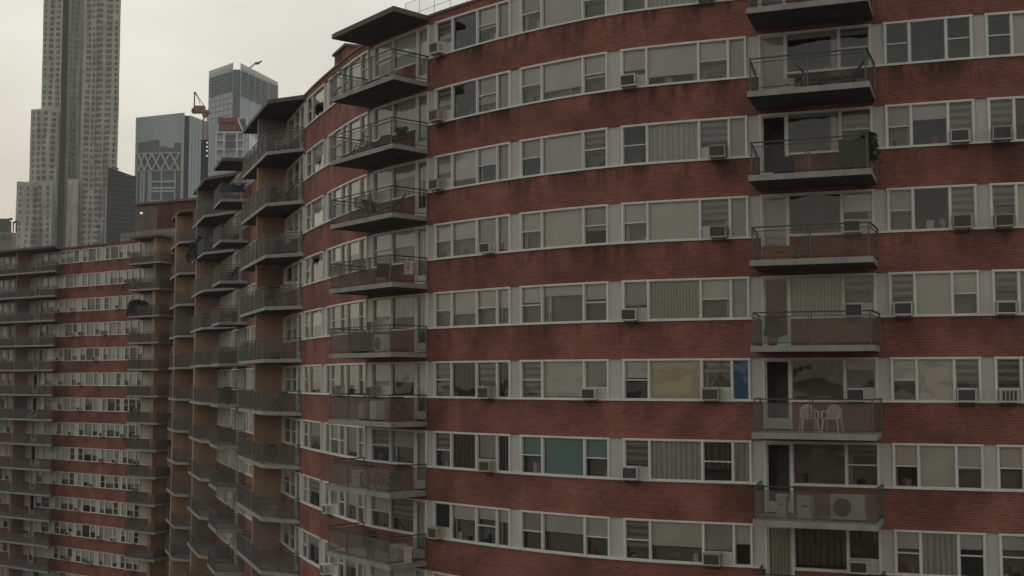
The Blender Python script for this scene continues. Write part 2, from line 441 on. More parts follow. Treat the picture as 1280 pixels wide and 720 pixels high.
def code(b, r, i, n):
    t = TBL.get(b['name'], {}).get(r)
    if t: return t[n-1-i]      # table runs left to right in the picture; s runs right to left
    c = random.choice(OPT if b['name'] not in ('W','L','auto') else ('w100','w60','w50','c100','w100','g100','w70','c100','w55','s60','d0','k100','w100'))
    if b['types'][i] in 'DO' and random.random() < .22 and b['types'][i] == 'D': c += 'A'
    return c
AC = []      # (bay, row, light, s, width, variant)
def window(b, r, fr, pane, bl, doorf, doorp):
    """adds one bay's frame, panes and blinds to the given meshes"""
    z = zf(r); n = len(b['types']); z0 = z+SILL+.066; z1 = z+HEAD
    far = b['name'] in ('auto', 'W', 'L')
    s0, s1 = b['s'][0], b['s'][-1]
    hasdoor = 'O' in b['types']
    seg(fr, s0-.05, s1+.05, -.16, .03, z1-.07, z1-.002, M['frame'], step=1.2)
    for i in range(n+1):
        s = b['s'][i]; w = .032 if not far else .055
        zz = z+.0
        bottom = z0
        if (i < n and b['types'][i] == 'O') or (i > 0 and b['types'][i-1] == 'O'): bottom = z+.02
        seg(fr, s-w, s+w, -.15, .025, bottom, z1-.071, M['frame'])
    for i, t in enumerate(b['types']):
        a, c = b['s'][i]+.033, b['s'][i+1]-.033
        cd = code(b, r, i, n); col = cd[0]; frac = cd[1:]
        ac = None
        if frac[-1] in 'AB':
            ac = frac[-1] if b['name'] not in ('A3','auto','L') else None; frac = frac[:-1]
        frac = int(frac)/100
        lo = z0 if t != 'O' else z+.05
        hi = z1-.071
        zm = (lo+hi)/2
        F_ = doorf if t == 'O' else fr
        G_ = doorp if t == 'O' else pane
        fw = .024 if t != 'O' else .06
        m = M['frame2']
        if t in 'DO' or not far:
            seg(F_, a, a+fw, -.11, -.03, lo, hi, m); seg(F_, c-fw, c, -.11, -.03, lo, hi, m)
            seg(F_, a+fw, c-fw, -.11, -.03, lo, lo+fw, m); seg(F_, a+fw, c-fw, -.11, -.03, hi-fw, hi, m)
        gl = lo
        if t == 'D' and ac is None:
            seg(F_, a+fw, c-fw, -.12, -.02, zm-.025, zm+.02, m)
        if t == 'O':
            seg(F_, a+fw, c-fw, -.10, -.035, lo+fw, lo+.35, m)
            if ac: gl = lo+.47
        if ac: seg(F_, a+fw, c-fw, -.11, -.03, gl, gl+.04, m); AC.append((b, r, i, a, c, ac))
        openDoor = (b['name'] == 'R' and r in (1, 4, 5) and t == 'O')
        if not openDoor:
            A, B_ = P(a, -.075), P(c, -.075)
            G_.face([(A.x,A.y,gl),(B_.x,B_.y,gl),(B_.x,B_.y,hi),(A.x,A.y,hi)][::-1], M['glass'])
        if not far and t in 'DF' and not ac and frac < .8 and random.random() < .6:
            for q in range(random.randint(1, 4)):
                cs = random.uniform(a+.1, c-.1); hh = random.uniform(.08, .38); ww = random.uniform(.03, .12)
                seg(bl, max(a+.03, cs-ww), min(c-.03, cs+ww), -.36, -.24, z+SILL-.02, z+SILL+.06+hh, M[random.choice(('cream','black','terracotta','leaf2','b_w','navy','wood','ac_b'))])
        if frac > 0 and col != 'd':
            bh = (hi-lo)
            lowb = hi-bh*frac + (random.uniform(-.05, .05) if frac < .99 else 0)
            lowb = max(lowb, lo, gl if ac else lo)
            off = -.15 if col not in 'ck' else -.17
            mm = M[BL[col]]
            nn = 1 if (far or col not in 'ckv') else 14
            for q in range(nn):
                sa = a+(c-a)*q/nn; sb = a+(c-a)*(q+1)/nn
                oa = off-(.03 if q % 2 else 0) if nn > 1 else off
                ob = off-(0 if q % 2 else .03) if nn > 1 else off
                A, B_ = P(sa, oa), P(sb, ob)
                bl.face([(A.x,A.y,lowb),(B_.x,B_.y,lowb),(B_.x,B_.y,hi),(A.x,A.y,hi)][::-1], mm, [(sa,lowb-z),(sb,lowb-z),(sb,hi-z),(sa,hi-z)][::-1])
            if col in 'wgs' and frac < .8 and not far and random.random() < .5:
                k_ = random.uniform(.08, .2)*(c-a); side = random.choice((0, 1))
                q0, q1 = (a, a+k_) if side else (c-k_, c)
                for q in range(4):
                    sa = q0+(q1-q0)*q/4; sb = q0+(q1-q0)*(q+1)/4; A, B_ = P(sa, -.22-.03*(q%2)), P(sb, -.22-.03*((q+1)%2))
                    bl.face([(A.x,A.y,lo),(B_.x,B_.y,lo),(B_.x,B_.y,hi),(A.x,A.y,hi)][::-1], M[random.choice(('b_w','b_g','b_g'))])
            if col in 'wgts' and frac < .98 and random.random() < (.8 if b['name'] != 'R' else .3):
                A, B_ = P(a, -.32), P(c, -.32)
                bl.face([(A.x,A.y,lo),(B_.x,B_.y,lo),(B_.x,B_.y,hi),(A.x,A.y,hi)][::-1], M['b_n'])
            if col in 'wgty' and .1 < frac < .98 and not far:
                seg(bl, a+.02, c-.02, off-.01, off+.01, lowb-.03, lowb, mm)
count = 0
ff, fp, fb = MB(), MB(), MB()
for r in range(-1, 14):
    for b in bays:
        if r > LASTROW[b['name']]: continue
        indiv = b['name'] in ('A2','A','R','E','Cm','Fb','CB','G2','G1','DB') and (r <= 7) or (b['name'] == 'W' and r <= 0)
        if indiv:
            fr, pa, bl, df, dp = MB(), MB(), MB(), MB(), MB()
            window(b, r, fr, pa, bl, df, dp)
            o = part(fr, 'window'); pa.build('window_pane', o)
            if bl.f: bl.build('blind', o)
            if df.f:
                d = part(df, 'balcony_door')
                if dp.f: dp.build('door_pane', d)
            count += 1
        else:
            window(b, r, ff, fp, fb, ff, fp)
o = part(ff, 'distant_windows'); tag(o, kind='stuff')
fp.build('window_pane', o); fb.build('blind', o)
print('windows', count)

# ------------------------------------------------------------------ balconies
BAL = {   # outer right corner, outer far corner, picture columns where the slab meets the wall, last storey
 'R': ((11.18,39.13), (7.62,40.6), 1101, 950, 7),
 'C': ((-4.72,49.64), (-7.77,53.83), 534, 457, 8),
 'D': ((-13.02,66.72), (-16.1,75.03), 377, 339, 9),
 'd': ((-19.47,84.38), (-21.01,88.65), 308, 296, 12),
 'c': ((-22.66,92.82), (-25.41,100.37), 291, 270, 12),
 'b': ((-29.19,110.79), (-31.6,117.0), 249, 235, 13),
 'a': ((-35.96,129.2), (-40.0,132.2), 216, 173, 13),
 'L': ((-50.6,140.2), (-62.0,148.2), 70, -25, 13),
}
FIN = {'D': (1.5, .16), 'c': (1.75, .3), 'b': (1.75, .3), 'a': (1.9, .5), 'L': (1.6, .3)}
BPTS = {}
def inset(poly, d):
    out = []; n = len(poly); cx = sum(p[0] for p in poly)/n; cy = sum(p[1] for p in poly)/n
    for x, y in poly:
        v = Vector((cx-x, cy-y)); v.normalize(); out.append((x+v.x*d, y+v.y*d))
    return out
def lerp(a, b, t): return (a[0]+(b[0]-a[0])*t, a[1]+(b[1]-a[1])*t)
for key, (c0, c1, pr, pl, last) in BAL.items():
    sr, sl = s_of_px(pr), s_of_px(pl)
    wr, wl = P(sr, -.04), P(sl, -.04)
    ins = .001
    poly = [(wr.x, wr.y), c0, c1, (wl.x, wl.y)]
    # make the wall side follow the curve, just inside the wall face
    back = [P(sl+(sr-sl)*k/6, .002) for k in range(0, 7)]
    poly = [c0, c1]+[(p.x, p.y) for p in back]
    BPTS[key] = (c0, c1, (wr.x, wr.y), (wl.x, wl.y), sr, sl)
    path0 = [(P(sr, .03).x, P(sr, .03).y), c0, c1, (P(sl, .03).x, P(sl, .03).y)]
    cc = ((path0[0][0]+path0[1][0]+path0[2][0]+path0[3][0])/4, (path0[0][1]+path0[1][1]+path0[2][1]+path0[3][1])/4)
    def inn(p, d=.07):
        v = Vector((cc[0]-p[0], cc[1]-p[1])).normalized(); return (p[0]+v.x*d, p[1]+v.y*d)
    path = [path0[0], inn(c0, .10), inn(c1, .10), path0[3]]
    finmats = ['tan', 'tan', 'tan2', 'tan', 'pinkfin', 'tan', 'greyfin', 'tan2']
    rr = random.Random(hash(key) % 1000 if False else ord(key[0]))
    for r in range(-1, last+1):
        z = zf(r)
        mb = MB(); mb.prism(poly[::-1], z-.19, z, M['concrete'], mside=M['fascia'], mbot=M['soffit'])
        bal = part(mb, 'balcony')
        # railing
        rl = MB(); wm = MB()
        for k in range(3):
            a, b_ = path[k], path[k+1]; L_ = math.dist(a, b_)
            rl.bar((a[0],a[1],z+1.06), (b_[0],b_[1],z+1.06), .022, M['rail'])
            rl.bar((a[0],a[1],z+.93), (b_[0],b_[1],z+.93), .010, M['rail'])
            rl.bar((a[0],a[1],z+.09), (b_[0],b_[1],z+.09), .014, M['rail'])
            nb = max(1, round(L_/(1.9 if key == 'R' else 1.45)))
            for q in range(nb+1):
                if k < 2 and q == nb: continue
                p = lerp(a, b_, min(max(q/nb, .01), .99))
                rl.bar((p[0],p[1],z), (p[0],p[1],z+1.05), .022, M['raillight'])
                if 0 < q < nb:
                    p2 = lerp(a, b_, q/nb+.10/L_); rl.bar((p2[0],p2[1],z+.09), (p2[0],p2[1],z+1.05), .012, M['raillight'])
            if L_ > .3:
                wm.face([(a[0],a[1],z+.10),(b_[0],b_[1],z+.10),(b_[0],b_[1],z+.92),(a[0],a[1],z+.92)], (M['wire'] if r < 3 else M['wire3']) if key in 'RC' else M['wire2'])
                if key in 'DdcbaL' and k == 1 or key in 'Ddcb' and k == 0:
                    nbal = int(L_/.14)
                    for q in range(1, nbal):
                        p = lerp(a, b_, q/nbal)
                        rl.bar((p[0],p[1],z+.09), (p[0],p[1],z+.93), .008, M['rail'], 3)
        ro = rl.build('railing', bal); wm.build('wire_guard', bal)
        if key in FIN:
            L_, th = FIN[key]; fs = finS[key]; fm = M[rr.choice(finmats)]
            if key == 'D': fm = M[{-1:'greyfin', 0:'tan', 1:'tan2', 2:'tan', 3:'tan', 4:'tan', 5:'tan', 6:'tan', 7:'pinkfin', 8:'tan2', 9:'greyfin'}[r]]
            top = zf(r-1)-.191
            f = MB()
            pa, pb = P(fs-th/2, .02), P(fs+th/2, .02); n = NO(fs)
            qa, qb = P(fs-th/2, .02)+n*L_, P(fs+th/2, .02)+n*L_
            # rounded outer end
            mid = (qa+qb)/2+n*.06
            f.prism([(pa.x,pa.y),(pb.x,pb.y),(qb.x,qb.y),(mid.x,mid.y),(qa.x,qa.y)], z+.001, top, fm)
            if key == 'D' and r == 2:
                # trellis fixed on the near face
                t = T(fs)
                for q in range(-6, 9):
                    for sg in (1, -1):
                        u0 = q*.22; pts = []
                        for tt in (0, 1):
                            u = u0+(tt*1.9 if sg > 0 else 1.9-tt*1.9); pts.append((u, .5+tt*1.9))
                        (ua, za), (ub, zb_) = pts
                        # clip to 0.05..L_
                        def clip(u1, z1_, u2, z2_):
                            lo, hi = .05, L_-.05; ts = [0, 1]
                            d = u2-u1
                            t0, t1 = sorted(((lo-u1)/d, (hi-u1)/d)); t0 = max(0, t0); t1 = min(1, t1)
                            return (t0, t1) if t1 > t0 else None
                        cl = clip(ua, za, ub, zb_)
                        if cl:
                            A_ = [ua+(ub-ua)*cl[0], za+(zb_-za)*cl[0]]; B_ = [ua+(ub-ua)*cl[1], za+(zb_-za)*cl[1]]
                            base = P(fs-th/2-.03-.012*sg, .02)
                            p1 = base+n*A_[0]; p2 = base+n*B_[0]
                            f.bar((p1.x,p1.y,z+A_[1]), (p2.x,p2.y,z+B_[1]), .018, M['wood'])
                fm2 = M['darkmetal']
            f.build('partition', bal)
    # canopy over the top balcony
    z = ROOF-.03
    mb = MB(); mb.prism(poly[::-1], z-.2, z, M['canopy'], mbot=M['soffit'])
    mb.prism(inset(poly, .12)[::-1], z+.001, z+.05, M['coping']); part(mb, 'canopy')

# ------------------------------------------------------------------ roof structures
def roofbox(s0, s1, o0, o1, z0, z1, m, name):
    mb = MB(); seg(mb, s0, s1, o0, o1, z0, z1, m, vz=z1-1.2); seg(mb, s0-.1, s1+.1, o0-.1, o1+.1, z1+.001, z1+.12, M['coping']); return part(mb, name)
roofbox(s_of_px(413), s_of_px(399), -4.0, -.6, ROOF-.35, ROOF+1.1, M['brick'], 'roof_bulkhead')
def rail_run(sa, sb, off, h, n, wire, name='roof_railing', thick=.02):
    mb = MB(); S = [sa+(sb-sa)*k/n for k in range(n+1)]
    for k in range(n+1):
        p = P(S[k], off); mb.bar((p.x,p.y,ROOF-.35), (p.x,p.y,ROOF+h), thick, M['rail'])
        if k < n:
            q = P(S[k+1], off)
            for hh in (h, h*.5): mb.bar((p.x,p.y,ROOF+hh), (q.x,q.y,ROOF+hh), thick*.8, M['rail'])
            if wire: mb.face([(p.x,p.y,ROOF+.03),(q.x,q.y,ROOF+.03),(q.x,q.y,ROOF+h),(p.x,p.y,ROOF+h)], wire)
    return part(mb, name)
rail_run(s_of_px(700), s_of_px(490), -.55, 1.15, 9, M['roofwire'], thick=.008)
rail_run(s_of_px(422), s_of_px(379), -.5, .42, 8, None)
rail_run(s_of_px(222), s_of_px(138), -.8, 1.05, 12, M['greyfin'])

# penthouse on the far wing
mb = MB()
A = Vector((-44.0,147.2)); B_ = Vector((-35.6,142.8)); d = (B_-A).normalized(); nn = Vector((-d.y, d.x))
zt = zof(256.5, 147)
A2 = A+nn*7; B2 = B_+nn*7
mid = A.lerp(B_, .36); mid2 = A2.lerp(B2, .36)
mb.prism([tuple(mid), tuple(B_), tuple(B2), tuple(mid2)], ROOF-.35, zt, M['brick_dark'])
mb.prism([tuple(A), tuple(mid-d*.01), tuple(mid2-d*.01), tuple(A2)], ROOF-.35, zt-.15, M['coping'])
mb.prism([tuple(A-d*.3-nn*.3), tuple(B_+d*.3-nn*.3), tuple(B2+d*.3+nn*.3), tuple(A2-d*.3+nn*.3)], zt+.001, zt+.25, M['coping'])
o = part(mb, 'penthouse')
lm = bpy.data.materials.new('lamp_glow'); lm.use_nodes = True
b = lm.node_tree.nodes['Principled BSDF']; b.inputs['Emission Color'].default_value = (1,.93,.8,1); b.inputs['Emission Strength'].default_value = .45
lp = MB(); pc = A.lerp(B_, .12)-nn*.15; lp.box((pc.x-.13,pc.y-.15,zof(268,147)), (pc.x+.13,pc.y+.05,zof(266,147)), lm); lp.build('bulkhead_lamp', o)

tag(building, 'long serpentine red brick apartment block with grey window bands and stacked concrete balconies', 'apartment building')

# ------------------------------------------------------------------ window air conditioners
def make_ac(m, wd=.60, variant=0):
    t = MB(); h = .40; dp = .40
    # shell: open front, tray below
    w2 = wd/2
    t.box((-w2, -dp+.02, 0), (w2, .06, h), m)
    t.box((-w2-.012, -dp-.012, h), (w2+.012, .0, h+.015), m)
    t.box((-w2-.01, -dp-.01, -.02), (w2+.01, -.02, -.0015), m)
    for sx in (-w2, w2-.03): t.box((sx, -dp, .002), (sx+.03, -dp+.019, h-.002), m)
    t.box((-w2+.031, -dp, .002), (w2-.031, -dp+.019, .03), m); t.box((-w2+.031, -dp, h-.035), (w2-.031, -dp+.019, h-.002), m)
    root = t.build('air_conditioner')
    g = MB(); g.box((-w2+.032, -dp+.008, .031), (w2-.032, -dp+.018, h-.036), M['ac_d'])
    if variant == 1:
        for k in range(5):
            x = -w2+.06+k*(wd-.12)/4; g.box((x-.02, -dp-.004, .035), (x+.02, -dp+.007, h-.04), M['ac_b'])
    for sx in (-w2-.002, w2-.002):
        for k in range(5): g.box((sx, -dp+.07, .08+k*.055), (sx+.004, -dp+.26, .10+k*.055), M['ac_d'])
    g.build('grille', root)
    br = MB(); 
    for sx in (-w2+.08, w2-.10):
        br.bar((sx, -.02, -.2), (sx, -dp+.08, -.022), .012, M['darkmetal'])
    br.bar((-w2+.08, -.1, -.15), (w2-.10, -.1, -.15), .01, M['darkmetal'])
    br.build('bracket', root)
    return root
AC0 = [make_ac(M['ac_w']), make_ac(M['ac_b']), make_ac(M['ac_w'], variant=1)]
acused = [False]*3
FLOOR = {-1:'top',0:'second',1:'third',2:'fourth',3:'fifth',4:'sixth',5:'seventh',6:'eighth',7:'ninth',8:'tenth',9:'eleventh',10:'twelfth',11:'thirteenth',12:'fourteenth',13:'fifteenth'}
BAYW = {'Fb':'bay just right of the corner balconies','Cm':'middle three-light bay','E':'bay just left of the right-hand balconies',
        'A':'bay just right of the right-hand balconies','A2':'bay cut by the right picture edge','R':'window behind the right-hand balcony',
        'CB':'window behind the corner balcony','G2':'bay just left of the corner balconies','G1':'narrow bay beside the recessed balcony stack','DB':'window behind the recessed balcony',
        }
nac = 0; seen = {}; SIDE = []
wcount = 0; acount = 0
wb = [b for b in bays if b['name'] == 'W']; wname = {id(b): ['far wing bay nearest the balcony stack','third far wing bay from left','second far wing bay from left','leftmost far wing bay'][i] for i, b in enumerate(wb)}
for (b, r, i, a, c, v) in AC:
    nm = b['name']
    if nm in ('A3', 'auto', 'L') or r > (6 if nm in TBL else 11): 
        pass
    w = c-a
    var = 1 if (nm, r) in (('E',4),('E',1),('E',6),('Fb',5)) else (2 if (nm, r) == ('A2', 4) else (0 if random.random() < .75 else 1))
    uw = min(.56, w*.86)
    z = zf(r)+SILL+.07
    # position inside the light: B = right side in the picture, otherwise left / filling
    sc_ = uw/.60
    sx = c-.04-uw/2 if v == 'A' else a+.04+uw/2
    if w < .62: sx = (a+c)/2
    p = P(sx, -.03); t = T(sx)
    if acused[var]: o = copy_tree(AC0[var])
    else: o = AC0[var]; acused[var] = True
    o.location = (p.x, p.y, z); o.rotation_euler = (0, 0, math.atan2(-t.y, -t.x)); o.scale = (sc_, random.uniform(.85,1.1), random.uniform(.9,1.06)); o.rotation_euler.x = math.radians(random.uniform(0,4))
    SIDE.append((o, a, c, z))
    where = BAYW.get(nm) or wname[id(b)]
    col = {0:'white', 1:'beige', 2:'slatted'}[var]
    side = ''
    nl = sum(1 for x in AC if x[0] is b and x[1] == r)
    if nl > 1: side = {len(b['types'])-1: 'leftmost ', 0: 'rightmost '}.get(i, 'inner ')
    lab = f"{side}{col} air conditioner of {where}, {FLOOR[r]} floor from roof"
    while lab in seen: lab = lab.replace('inner', 'second inner', 1) if 'inner' in lab else lab+' too'
    if len(lab.split()) > 15: lab = lab.replace(' from roof', '')
    seen[lab] = 1
    tag(o, lab, 'air conditioner', 'air conditioners in the windows'); nac += 1
for k in range(3):
    if not acused[k]: 
        for ch in list(AC0[k].children): bpy.data.objects.remove(ch)
        bpy.data.objects.remove(AC0[k])
for o, a, c, z in SIDE:
    fl = MB(); A_, B2_ = P(a+.026, -.07), P(c-.026, -.07)
    fl.face([(A_.x,A_.y,z-.01),(B2_.x,B2_.y,z-.01),(B2_.x,B2_.y,z+.41),(A_.x,A_.y,z+.41)][::-1], M['acc'], [(a,0),(c,0),(c,.4),(a,.4)][::-1])
    flo = fl.build('side_panel', o)
    flo.matrix_parent_inverse = (Matrix.Translation(o.location) @ o.rotation_euler.to_matrix().to_4x4() @ Matrix.Diagonal((*o.scale, 1))).inverted()
print('ACs', nac)

# ------------------------------------------------------------------ things on the balconies
def onbal(key, t, depth=.5):
    """point on a balcony: t along the front edge from its near/right corner, depth 0 front .. 1 wall"""
    c0, c1, wr, wl, sr, sl = BPTS[key]
    f = lerp(c0, c1, t); b = lerp(wr, wl, t); return lerp(f, b, depth)
def front_angle(key):
    c0, c1 = BPTS[key][0], BPTS[key][1]
    return math.atan2(c0[1]-c1[1], c0[0]-c1[0])      # local +x runs along the front edge to the near corner; -y faces out
def put(o, key, r, t, depth, rot=0, dz=0):
    p = onbal(key, t, depth); o.location = (p[0], p[1], zf(r)+.003+dz); o.rotation_euler = (0, 0, front_angle(key)+rot)

def plastic_chair():
    t = MB(); m = M['plastic']
    root = empty('plastic_chair')
    def arch(mb, p0, p1, h, r=.018, n=10):
        pts = []
        for k in range(n+1):
            a = math.pi*k/n; x = p0[0]+(p1[0]-p0[0])*(1-math.cos(a))/2; y = p0[1]+(p1[1]-p0[1])*(1-math.cos(a))/2
            pts.append((x, y, p0[2]+(h-p0[2])*math.sin(a)**.6))
        for k in range(n): mb.bar(pts[k], pts[k+1], r, m)
    t.box((-.23,-.22,.42),(.23,.22,.45), m); t.build('seat', root)
    b = MB()
    arch(b, (-.24,.20,.45), (.24,.20,.45), .86)
    for k in range(7):
        x = -.18+k*.06; top = .45+.39*math.sin(math.acos(max(-1, min(1, -x/.24))))**.6
        b.box((x-.018,.195,.45),(x+.018,.21,top), m)
    b.build('backrest', root)
    a = MB()
    for sx in (-1, 1):
        a.bar((sx*.25,.20,.66),(sx*.27,-.18,.66), .022, m); a.bar((sx*.27,-.18,.66),(sx*.27,-.22,.44), .02, m)
    a.build('armrest', root)
    for sx in (-1, 1):
        for sy in (-1, 1):
            l = MB(); l.bar((sx*.22, sy*.2, .42), (sx*.27, sy*.25, 0), .024, m); l.build('leg', root)
    return root
ch = plastic_chair(); put(ch, 'R', 4, .37, .45, math.radians(170)+math.pi)
ch2 = copy_tree(ch); put(ch2, 'R', 4, .56, .45, math.radians(200)+math.pi)
tag(ch, 'white plastic armchair, right one of the pair on the right-hand balcony', 'chair', 'white plastic chairs on a balcony')
tag(ch2, 'white plastic armchair, left one of the pair on the right-hand balcony', 'chair', 'white plastic chairs on a balcony')

def condenser(w=.85, h=.62, d=.33, m=None, fan=True):
    m = m or M['ac_w']; t = MB(); t.box((-w/2,-d/2,.06),(w/2,d/2,.06+h), m)
    t.box((-w/2-.012,-d/2-.012,.061+h),(w/2+.012,d/2+.012,.085+h), m)
    for sx in (-w/2+.1, w/2-.16): t.box((sx,-d/2-.02,0),(sx+.06,d/2+.02,.059), M['darkmetal'])
    root = t.build('condenser_unit')
    if fan:
        g = MB(); cx = -w*.16; cz = .06+h/2; R_ = h*.40; n = 28
        ring = [(cx+R_*math.cos(2*math.pi*k/n), -d/2-.006, cz+R_*math.sin(2*math.pi*k/n)) for k in range(n)]
        g.face(ring[::-1], M['ac_d'])
        for rr_ in (.35, .65, 1.0):
            for k in range(n):
                a0, a1 = 2*math.pi*k/n, 2*math.pi*(k+1)/n
                g.bar((cx+R_*rr_*math.cos(a0), -d/2-.015, cz+R_*rr_*math.sin(a0)), (cx+R_*rr_*math.cos(a1), -d/2-.015, cz+R_*rr_*math.sin(a1)), .006, M['ac_w'] if rr_ == 1 else M['ac_d'], 3)
        g.build('fan_grille', root)
    return root
o = condenser(1.05, .74, .36, M['ac_b']); put(o, 'R', 5, .25, .35); tag(o, 'large white outdoor condenser with round fan on the lower right-hand balcony', 'condenser')
def crate(w, d, h, m, name='storage_box'):
    t = MB(); t.box((-w/2,-d/2,0),(w/2,d/2,h*.86), m); t.box((-w/2-.015,-d/2-.015,h*.86+.001),(w/2+.015,d/2+.015,h), m)
    root = t.build(name)
    g = MB(); g.box((-w*.15,-d/2-.03,h*.55),(w*.15,-d/2-.002,h*.62), M['darkmetal']); g.build('handle', root)
    return root
o = crate(.5,.35,.72, M['cream']); put(o, 'R', 5, .60, .45, .1); tag(o, 'pale upright box beside the large fan condenser', 'box')
o = crate(.3,.3,.75, M['cream']); put(o, 'R', 5, .79, .45, -.1); tag(o, 'narrow pale bin at the left of the condenser balcony', 'bin')
o = condenser(.62,.72,.4, M['ac_w'], False); put(o, 'C', 4, .42, .35); tag(o, 'pale box unit on the sixth floor corner balcony', 'box unit')
o = condenser(.45,.62,.3, M['ac_b'], False); put(o, 'C', 4, .62, .35); tag(o, 'smaller beige unit left of the pale one on the corner balcony', 'box unit')
o = condenser(.7,.66,.34, M['ac_w']); put(o, 'C', 3, .36, .4); tag(o, 'white fan condenser on the fifth floor corner balcony', 'condenser')
o = crate(1.25,.6,.62, M['cream']); put(o, 'C', 6, .12, .5, -.3); tag(o, 'big pale storage chest on the eighth floor corner balcony', 'storage chest')
o = crate(.4,.3,.5, M['cream'], 'storage_box'); put(o, 'C', 2, .03, .55, .5, .35); tag(o, 'small white box on the fourth floor corner balcony', 'box')

def grill():
    root = empty('covered_grill'); t = MB(); m = M['black']
    pts = [(-.42,0),( .42,0),(.45,.6),(.34,.86),(-.34,.86),(-.45,.6)]
    for y0, y1 in ((-.25,.25),):
        fr = [(x,y0,z+.05) for x,z in pts]; bk = [(x,y1,z+.05) for x,z in pts]
        t.face(fr, m); t.face(bk[::-1], m)
        for k in range(6):
            j = (k+1)%6; t.face([fr[j],fr[k],bk[k],bk[j]], m)
    t.build('cover', root)
    w = MB()
    for sx in (-.3,.3): w.box((sx-.03,-.2,0),(sx+.03,.2,.05), M['darkmetal'])
    w.build('wheel', root); return root
g = grill(); put(g, 'C', 3, .72, .4); tag(g, 'grill under black cover on the fifth floor corner balcony', 'grill')
g2 = copy_tree(g); put(g2, 'D', 1, .25, .55); tag(g2, 'black covered grill on the third floor recessed balcony', 'grill')

def folding_chair(m, name='folding_chair', recl=.3):
    root = empty(name)
    f = MB()
    for sx in (-.25,.25):
        f.bar((sx,-.3,0),(sx,.22+recl*.3,.62), .014, M['darkmetal']); f.bar((sx,.3,0),(sx,-.25,.45), .014, M['darkmetal'])
        f.bar((sx,.1,.42),(sx,.3+recl,1.0), .014, M['darkmetal']); f.bar((sx,-.25,.6),(sx,.3,.64), .018, M['darkmetal'])
    for y, z in ((-.3,0),(.3,0)): f.bar((-.25,y,z+.012),(.25,y,z+.012), .012, M['darkmetal'])
    f.build('frame', root)
    s_ = MB(); s_.hexa([(-.24,-.25,.43),(.24,-.25,.43),(.24,.12,.40),(-.24,.12,.40),(-.24,-.25,.45),(.24,-.25,.45),(.24,.12,.42),(-.24,.12,.42)], m); s_.build('seat', root)
    b_ = MB(); b_.hexa([(-.24,.12,.42),(.24,.12,.42),(.24,.14,.42),(-.24,.14,.42),(-.24,.3+recl-.02,1.0),(.24,.3+recl-.02,1.0),(.24,.3+recl,1.0),(-.24,.3+recl,1.0)], m); b_.build('backrest', root)
    return root
f1 = folding_chair(M['black']); put(f1, 'R', 0, .47, .5, math.radians(80)); tag(f1, 'black folding chair, left of two on the top visible right-hand balcony', 'chair', 'black folding chairs')
def fold(key, r, t, d, rot, lab):
    c = copy_tree(f1); put(c, key, r, t, d, rot); tag(c, lab, 'chair', 'black folding chairs'); return c
fold('R', 0, .20, .5, math.radians(-80), 'black folding chair, right of two on the top visible right-hand balcony')
fold('C', 0, .55, .55, .4, 'black high-backed folding chair on the second floor corner balcony')
fold('C', 1, .30, .5, -.5, 'black folding chair on the third floor corner balcony')
fold('C', 1, .60, .5, 1.5, 'second black folding chair deeper on the third floor corner balcony')
fold('C', 2, .45, .5, .9, 'black folding chair on the fourth floor corner balcony')
fold('D', -1, .30, .55, .5, 'black folding chair on the topmost recessed balcony')
fold('D', 0, .14, .55, -.4, 'black folding chair on the second floor recessed balcony')
fold('C', 5, .25, .5, .3, 'black folding chair on the seventh floor corner balcony')
fold('c', 4, .25, .5, .3, 'black folding chair on the mid stack balcony')
fold('b', 4, .3, .5, -.3, 'black folding chair on a far stack balcony')
def small_table():
    root = empty('low_table'); t = MB(); t.box((-.45,-.28,.40),(.45,.28,.44), M['black']); t.build('table_top', root)
    for sx in (-.4,.4):
        for sy in (-.23,.23):
            l = MB(); l.bar((sx,sy,0),(sx,sy,.4), .018, M['darkmetal']); l.build('leg', root)
    return root
o = small_table(); put(o, 'R', 0, .33, .5, 0); tag(o, 'low black table between two folding chairs on the right-hand balcony', 'table')

def plant(w, h, n, m, pot=True, name='potted_plant', hang=0, leaf=.10):
    root = empty(name)
    if pot:
        p = MB(); k = 12; z0 = 0
        R0, R1, hh = .13, .18, .30
        for i in range(k):
            a0, a1 = 2*math.pi*i/k, 2*math.pi*(i+1)/k
            p.face([(R0*math.cos(a0),R0*math.sin(a0),0),(R0*math.cos(a1),R0*math.sin(a1),0),(R1*math.cos(a1),R1*math.sin(a1),hh),(R1*math.cos(a0),R1*math.sin(a0),hh)], M['terracotta'])
        p.face([(R1*.95*math.cos(2*math.pi*i/k),R1*.95*math.sin(2*math.pi*i/k),hh-.03) for i in range(k)], M['darkmetal'])
        p.build('pot', root)
    st = MB()
    for i in range(5):
        a = random.uniform(0, 6.28); st.bar((0,0,.25),(math.cos(a)*w*.3,math.sin(a)*w*.3,.3+h*.7), .008, M['wood'], 3)
    st.build('stem', root)
    l = MB()
    for i in range(n):
        a = random.uniform(0, 6.28); rr_ = w/2*math.sqrt(random.random()); zz = .28+random.random()**.8*h-hang*(rr_/(w/2))**2
        rr_ *= 1-.35*max(0, (zz-.28)/h)
        c = Vector((rr_*math.cos(a), rr_*math.sin(a), zz)); u = Vector((random.gauss(0,1),random.gauss(0,1),random.gauss(0,.6))).normalized()
        v = u.cross(Vector((random.gauss(0,1),random.gauss(0,1),random.gauss(0,1)))).normalized(); s1 = leaf*random.uniform(.6,1.3)
        l.face([c-u*s1, c+v*s1*.35, c+u*s1, c-v*s1*.35], m)
    l.build('foliage', root); return root
o = plant(.7,.95,500,M['leaf']); put(o, 'R', 1, .03, .35); tag(o, 'leafy plant at the right end of the green screened balcony', 'plant')
o = plant(.5,.35,160,M['leaf2']); put(o, 'R', 0, .10, .5); tag(o, 'small potted plant at right end of the folding chair balcony', 'plant')
